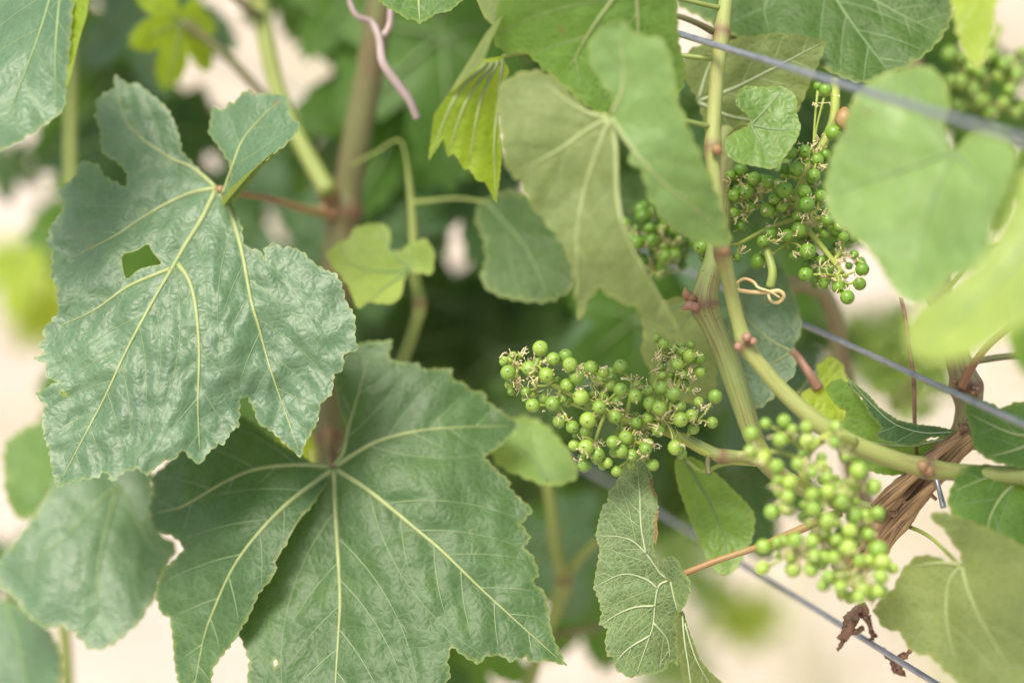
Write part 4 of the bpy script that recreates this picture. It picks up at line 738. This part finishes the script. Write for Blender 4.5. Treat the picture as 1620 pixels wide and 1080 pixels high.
# ================================================================== FOLIAGE BEHIND
BL = [ # parent, x, y, depth mm, size px, turn, colour
 (s4, 284, 34, 124, 110, 165, 'yellow', -10, 45), (s4, 235, -10, 200, 160, 195, 'blue', None, None), (s4, 180, 120, 230, 190, 200, 'mid', None, None), (s4, 250, 200, 240, 200, 170, 'deep', None, None),
 (s4, 405, 265, 250, 120, 180, 'blue', None, None), (s4, 560, -20, 210, 150, 190, 'mid', None, None), (s4, 455, -40, 230, 110, 190, 'forest', None, None), (s4, 470, 215, 230, 60, 190, 'forest', None, None),
 (s4, 610, 110, 220, 170, 180, 'forest', None, None), (s3, 700, 60, 190, 230, 200, 'mid', None, None), (s3, 640, 170, 200, 190, 170, 'mid', None, None), (s3, 560, 330, 200, 170, 180, 'deep', None, None), (s3, 470, 420, 220, 170, 200, 'blue', None, None),
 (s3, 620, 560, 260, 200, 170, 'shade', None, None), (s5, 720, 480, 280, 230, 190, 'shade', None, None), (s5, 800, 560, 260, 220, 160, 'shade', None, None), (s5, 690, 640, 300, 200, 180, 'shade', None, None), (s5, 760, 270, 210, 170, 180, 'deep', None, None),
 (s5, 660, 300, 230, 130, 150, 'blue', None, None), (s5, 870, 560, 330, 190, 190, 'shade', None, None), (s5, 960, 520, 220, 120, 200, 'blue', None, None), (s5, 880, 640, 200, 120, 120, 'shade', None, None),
 (s6, 1010, 500, 160, 150, 180, 'mid', None, None), (s6, 1080, 470, 200, 170, 190, 'fresh', None, None), (s6, 1000, 640, 230, 160, 180, 'deep', None, None), (s6, 940, 770, 240, 150, 170, 'mid', None, None), (s6, 870, 850, 190, 140, 200, 'blue', None, None),
 (s6, 1080, 640, 260, 150, 200, 'fresh', None, None), (s6, 1120, 700, 280, 170, 180, 'deep', None, None), (s6, 930, 930, 230, 130, 190, 'mid', None, None), (s6, 620, 1020, 160, 160, 180, 'mid', None, None), (s6, 730, 1010, 170, 140, 200, 'mid', None, None),
 (s7, 1180, 480, 150, 190, 170, 'blue', None, None), (s7, 1200, 330, 170, 200, 190, 'mid', None, None), (s7, 1100, 300, 190, 180, 170, 'shade', None, None), (s7, 1010, 330, 180, 170, 200, 'shade', None, None), (s7, 1270, 240, 190, 180, 160, 'shade', None, None), (s7, 1050, 160, 200, 180, 180, 'shade', None, None),
 (s7, 1330, 180, 170, 150, 200, 'mid', None, None), (s7, 1190, 130, 150, 190, 190, 'deep', None, None), (s7, 1410, 60, 210, 190, 160, 'mid', None, None), (s7, 1260, 440, 260, 110, 180, 'pale', None, None), (s7, 1220, 620, 200, 150, 190, 'blue', None, None), (s7, 1170, 740, 220, 150, 200, 'deep', None, None),
 (s7, 1540, 130, 190, 150, 190, 'mid', None, None), (s7, 1600, 260, 150, 120, 170, 'fresh', None, None), (s7, 1450, 560, 420, 110, 190, 'fresh', None, None), (s7, 1180, 965, 600, 80, 190, 'yellow', None, None), (s7, 1060, 850, 620, 90, 200, 'pale', None, None), (s7, 1080, 1040, 640, 90, 140, 'pale', None, None),
 (s7, 1130, 930, 620, 70, 160, 'pale', None, None), (s7, 1390, 520, 520, 110, 180, 'pale', None, None),
 (s8, 30, 400, 480, 110, 170, 'yellow', None, None), (s8, 60, 480, 520, 90, 200, 'yellow', None, None), (s8, 200, 330, 240, 180, 180, 'mid', None, None), (s8, 10, 250, 300, 70, 180, 'deep', None, None), (s8, 60, 20, 250, 180, 170, 'mid', None, None), (s8, 330, 330, 250, 150, 180, 'deep', None, None),
 (s8, 160, 250, 300, 90, 190, 'yellow', None, None), (s8, 130, 600, 200, 150, 190, 'mid', None, None), (s8, 330, 620, 190, 190, 170, 'mid', None, None), (s8, 440, 560, 190, 170, 180, 'mid', None, None), (s8, 470, 680, 180, 90, 160, 'yellow', None, None), (s8, 20, 880, 260, 90, 180, 'deep', None, None),
]
for (pr, x, y, d, s, a, m, tx, ty) in BL: back_leaf(pr, x, y, d, s, a + random.uniform(-15, 15), m, tx, ty)

# unseen canopy added above to shade the interior, then leaves deeper in the row
gaps = [(345, 130, 60), (445, 95, 40), (490, 125, 40), (170, 60, 40), (40, 270, 90), (30, 620, 90), (705, 335, 45), (742, 385, 50), (230, 1000, 90), (345, 1050, 60), (850, 1060, 80)]
for i in range(70):
    x, y = random.uniform(-250, 1800), random.uniform(-700, -330); d = random.uniform(40, 420)
    back_leaf((s8, s4, s3, s5, s7, s7)[min(5, max(0, int(x / 280)))], x, y, d, random.uniform(190, 280), 180 + random.uniform(-50, 50), random.choice(['mid', 'deep', 'blue', 'mid']), random.uniform(-70, -20))
n_b = 0
for i in range(400):
    x, y = random.uniform(120, 1250), random.uniform(-60, 700); s_ = random.uniform(120, 190)
    if x < 420 and y > 480 or any(math.hypot(x - a, y - b + .45 * s_) < r + s_ * .62 for a, b, r in gaps): continue
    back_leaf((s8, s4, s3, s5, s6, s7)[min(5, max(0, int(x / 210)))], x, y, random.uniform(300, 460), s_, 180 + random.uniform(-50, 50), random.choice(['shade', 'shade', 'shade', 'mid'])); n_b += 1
    if n_b > 42: break

# ================================================================== GRAPES
Z3 = [(342,184,46),(135,258,29),(188,223,24),(158,322,45),(164,390,27),(230,222,18),(277,297,43),(375,335,45),(416,244,40),(487,228,42),(510,275,43),(550,345,45),(628,296,43),(495,395,42),(260,432,30),(258,470,24),(225,412,15),(298,508,41),(365,470,32),(412,498,44),(573,463,48),(702,320,33),(740,393,33),(800,287,43),(862,350,23),(797,418,40),(880,453,40),(702,455,30),(677,518,39),(625,512,33),(780,490,34),(766,570,43),(612,592,48),(450,597,40),(524,630,38),(535,735,34),(602,745,46),(665,787,43),(592,848,41),(578,800,25),(755,717,38),(828,692,42),(800,767,41),(862,792,38),(776,882,33),(725,835,30),(858,850,24),(940,755,38),(957,725,32),(890,608,35),(955,578,35),(966,497,40),(1020,523,42),(960,425,32),(1032,410,39),(1102,445,42),(1014,650,39),(1140,588,44),(1202,566,38),(1213,640,34),(1110,747,44),(1145,780,33),(983,846,35),(1137,515,36),(1242,489,31),(1338,457,41),(1320,605,34),(1250,320,37),(1152,330,28),(1124,276,37),(1190,225,38),(1250,240,38),(1040,157,32),(1070,170,20),(1065,230,22),(1035,340,26),(1082,338,18),(1018,252,12),(440,360,18),(300,375,16),(330,260,25),(580,300,25),(750,350,25),(548,680,25),(680,720,25),(475,470,25),(860,560,22),(820,640,20),(640,440,22),(905,690,24),(1060,560,22),(1180,420,20)]
main = [(760 + x / 3.6, 500 + y / 3.6, r / 3.6) for x, y, r in Z3]
cl1 = cluster('sharp cluster of round green berries in the middle of the picture', main, [(1196, 728, 6), (1150, 724, 3), (1115, 712, 1), (1085, 696, 0), (1040, 676, 0), (980, 660, 0), (920, 632, 2), (860, 600, 3), (815, 578, 3)], 0, 15, M_BERRY, fil=4.5, nbr=19, extra=45, ped_r=(2.3, 2.1, 1.8, 1.2, .8))
cane(cl1, [(1196, 728, 5), (1172, 722, 3), (1140, 721, 2), (1118, 710, 1), (1095, 698, 0), (1078, 690, 0)], [2.5, 2.2, 2.5, 2.0, 2.0, 1.8], 'green', name='stalk', nodes=(.45,), n=12)
cane(cl1, [(1121, 722, 1), (1120, 735, 0), (1122, 750, -1)], [1.3, 1.0, 1.2], 'brown', name='stalk_stub', n=8, rough=.3)
Z4 = [(165,222,42),(240,170,33),(340,155,38),(460,185,35),(615,185,35),(160,315,38),(230,350,38),(320,255,42),(465,260,42),(610,270,33),(300,395,40),(415,385,38),(370,482,42),(310,465,33),(275,640,44),(360,560,38),(355,615,42),(490,550,40),(575,530,42),(495,625,42),(490,430,35),(540,390,30),(570,455,35),(735,420,48),(815,505,46),(640,585,42),(660,550,42),(710,660,48),(775,660,38),(840,645,38),(565,685,46),(560,740,40),(690,740,42),(665,345,28),(230,825,42),(300,800,30),(400,790,44),(490,795,40),(375,870,38),(390,945,46),(485,945,42),(500,875,40),(560,890,44),(600,880,38),(680,830,48),(790,760,38),(845,845,55),(860,905,45),(920,940,32),(855,985,42),(730,1010,44),(640,975,44),(550,1030,36),(640,1040,38),(760,1060,40),(835,1060,38),(222,940,38),(340,800,38),(720,490,28),(475,700,25),(440,330,25),(385,200,30),(540,350,28),(450,860,30),(620,790,35),(740,900,38),(790,900,34),(620,700,30),(720,580,30),(440,600,26),(540,600,26)]
front = [(1140 + x / 3.375, 620 + y / 3.375, r / 3.375) for x, y, r in Z4] + [(900 + x / 2.7, 680 + y / 2.7, r / 2.7) for x, y, r in [(1085,665,27),(1160,670,30),(1235,710,30),(1340,695,32),(1285,690,28),(1235,640,38),(1335,630,35),(1385,585,22),(1110,625,30),(1155,620,30)]]
cluster('blurred light green grape cluster in front at lower right', front, [(1352, 700, -26), (1310, 690, -40), (1270, 730, -46), (1285, 790, -48), (1310, 850, -48), (1340, 900, -46), (1360, 940, -44)], -47, 16, M_BERRY_L, fil=3.0, nbr=15, extra=30)
Z1 = [(690,737,33),(543,745,30),(497,760,27),(572,695,28),(627,705,26),(520,660,28),(697,657,24),(737,658,30),(715,592,24),(770,590,28),(815,620,28),(805,680,25),(775,795,32),(770,830,22),(768,745,28),(747,893,32),(700,915,26),(637,908,26),(625,815,30),(605,937,24),(588,1015,30),(780,975,32),(728,988,28),(490,830,28),(480,680,20),(505,1000,20),(370,960,35),(385,1000,25),(855,855,25),(880,515,30),(850,350,25),(820,335,18),(850,600,22),(840,640,22),(680,800,25),(795,700,20),(900,880,22),(920,920,20),(845,905,22),(650,770,24),(560,800,22),(740,840,22),(520,880,22),(830,760,24)]
Z2 = [(1133,340,43),(1205,325,30),(1262,312,33),(1240,390,33),(1320,410,38),(1370,468,42),(1440,392,38),(1455,310,40),(1310,270,25),(1220,258,28),(1235,110,25),(1410,225,25),(1330,130,20),(1380,290,22)]
upper = [(960 + x / 2.4545, y / 2.4545, r / 2.4545) for x, y, r in Z1] + [(960 + x / 3.6, 340 + y / 3.6, r / 3.6) for x, y, r in Z2]
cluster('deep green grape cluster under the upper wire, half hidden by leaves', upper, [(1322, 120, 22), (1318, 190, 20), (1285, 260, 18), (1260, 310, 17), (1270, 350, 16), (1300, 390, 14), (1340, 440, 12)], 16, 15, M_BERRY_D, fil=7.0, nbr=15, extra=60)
bud = MB(); c = P(1336, 190, 6); bud.tube([c - UP * .004, c, c + UP * .003, c + UP * .005], [.002, .004, .003, .0008], 10).build('bud', PM['tan'], s1)
def ell(cx, cy, rx, ry, n, r0, r1):
    out = []
    for _ in range(n * 6):
        a, b = random.uniform(-1, 1), random.uniform(-1, 1)
        if a * a + b * b < 1: out.append((cx + a * rx, cy + b * ry, random.uniform(r0, r1)))
        if len(out) >= n: break
    return out
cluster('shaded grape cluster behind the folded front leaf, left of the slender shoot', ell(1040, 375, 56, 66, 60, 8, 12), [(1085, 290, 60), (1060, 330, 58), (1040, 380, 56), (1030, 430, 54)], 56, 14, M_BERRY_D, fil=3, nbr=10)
cluster('blurred grape cluster in the top right corner', ell(1560, 130, 82, 66, 60, 9, 13), [(1580, 40, 105), (1570, 80, 102), (1560, 130, 100), (1545, 185, 98)], 100, 16, M_BERRY, fil=3, nbr=10)
cluster('blurred yellow-green grape cluster behind the middle wire at right', ell(1440, 585, 62, 75, 55, 7, 11), [(1430, 480, 185), (1435, 530, 182), (1440, 590, 180), (1445, 650, 178)], 180, 18, M_BERRY_L, fil=3, nbr=10)

# ================================================================== SMALL THINGS
o = MB().tube(catmull(PA([(1425, 470), (1432, 500), (1440, 560), (1446, 610), (1447, 665), (1450, 720)], [14, 14, 12, 12, 12, 12]), 6), [.0007, .0008, .0009, .0008, .0007], 6).build('dry_twig', M_DRY)
o['label'] = 'thin dark dry twig hanging upright across the middle wire'; o['category'] = 'twig'
scr = thing('withered_tendril', P(1350, 985, 14), 'withered brown tendril scraps wound round the lowest wire', 'tendril')
for pts, r in [([(1338, 1005, 12), (1330, 1018, 8), (1326, 1030, 8)], [.8, 1.5, .3]), ([(1330, 1012, 10), (1345, 985, 6), (1352, 968, 6), (1362, 962, 8), (1372, 980, 10), (1380, 1002, 12), (1376, 1012, 14)], [1.4, 2.2, 1.2, 2.4, 1.5, 1.8, .3]), ([(1352, 970, 6), (1340, 985, 2), (1352, 1000, 4), (1366, 992, 8)], [1.6, 2.2, 2.0, 1.0]),
               ([(1395, 1025, 12), (1412, 1045, 8), (1422, 1060, 8), (1430, 1066, 10)], [1.0, 1.6, 2.0, 1.2]), ([(1418, 1042, 10), (1428, 1035, 6), (1440, 1030, 6)], [.8, 1.6, .8])]:
    w_ = catmull(PA([p[:2] for p in pts], [p[2] + 6 for p in pts]), 9); w_ = w_ + rng.normal(0, .00035, w_.shape); MB().tube(w_, np.array(r) / 1000 * 1.15, 12, flat=.3, rough=1.1).build('curl', M_DRY, scr)
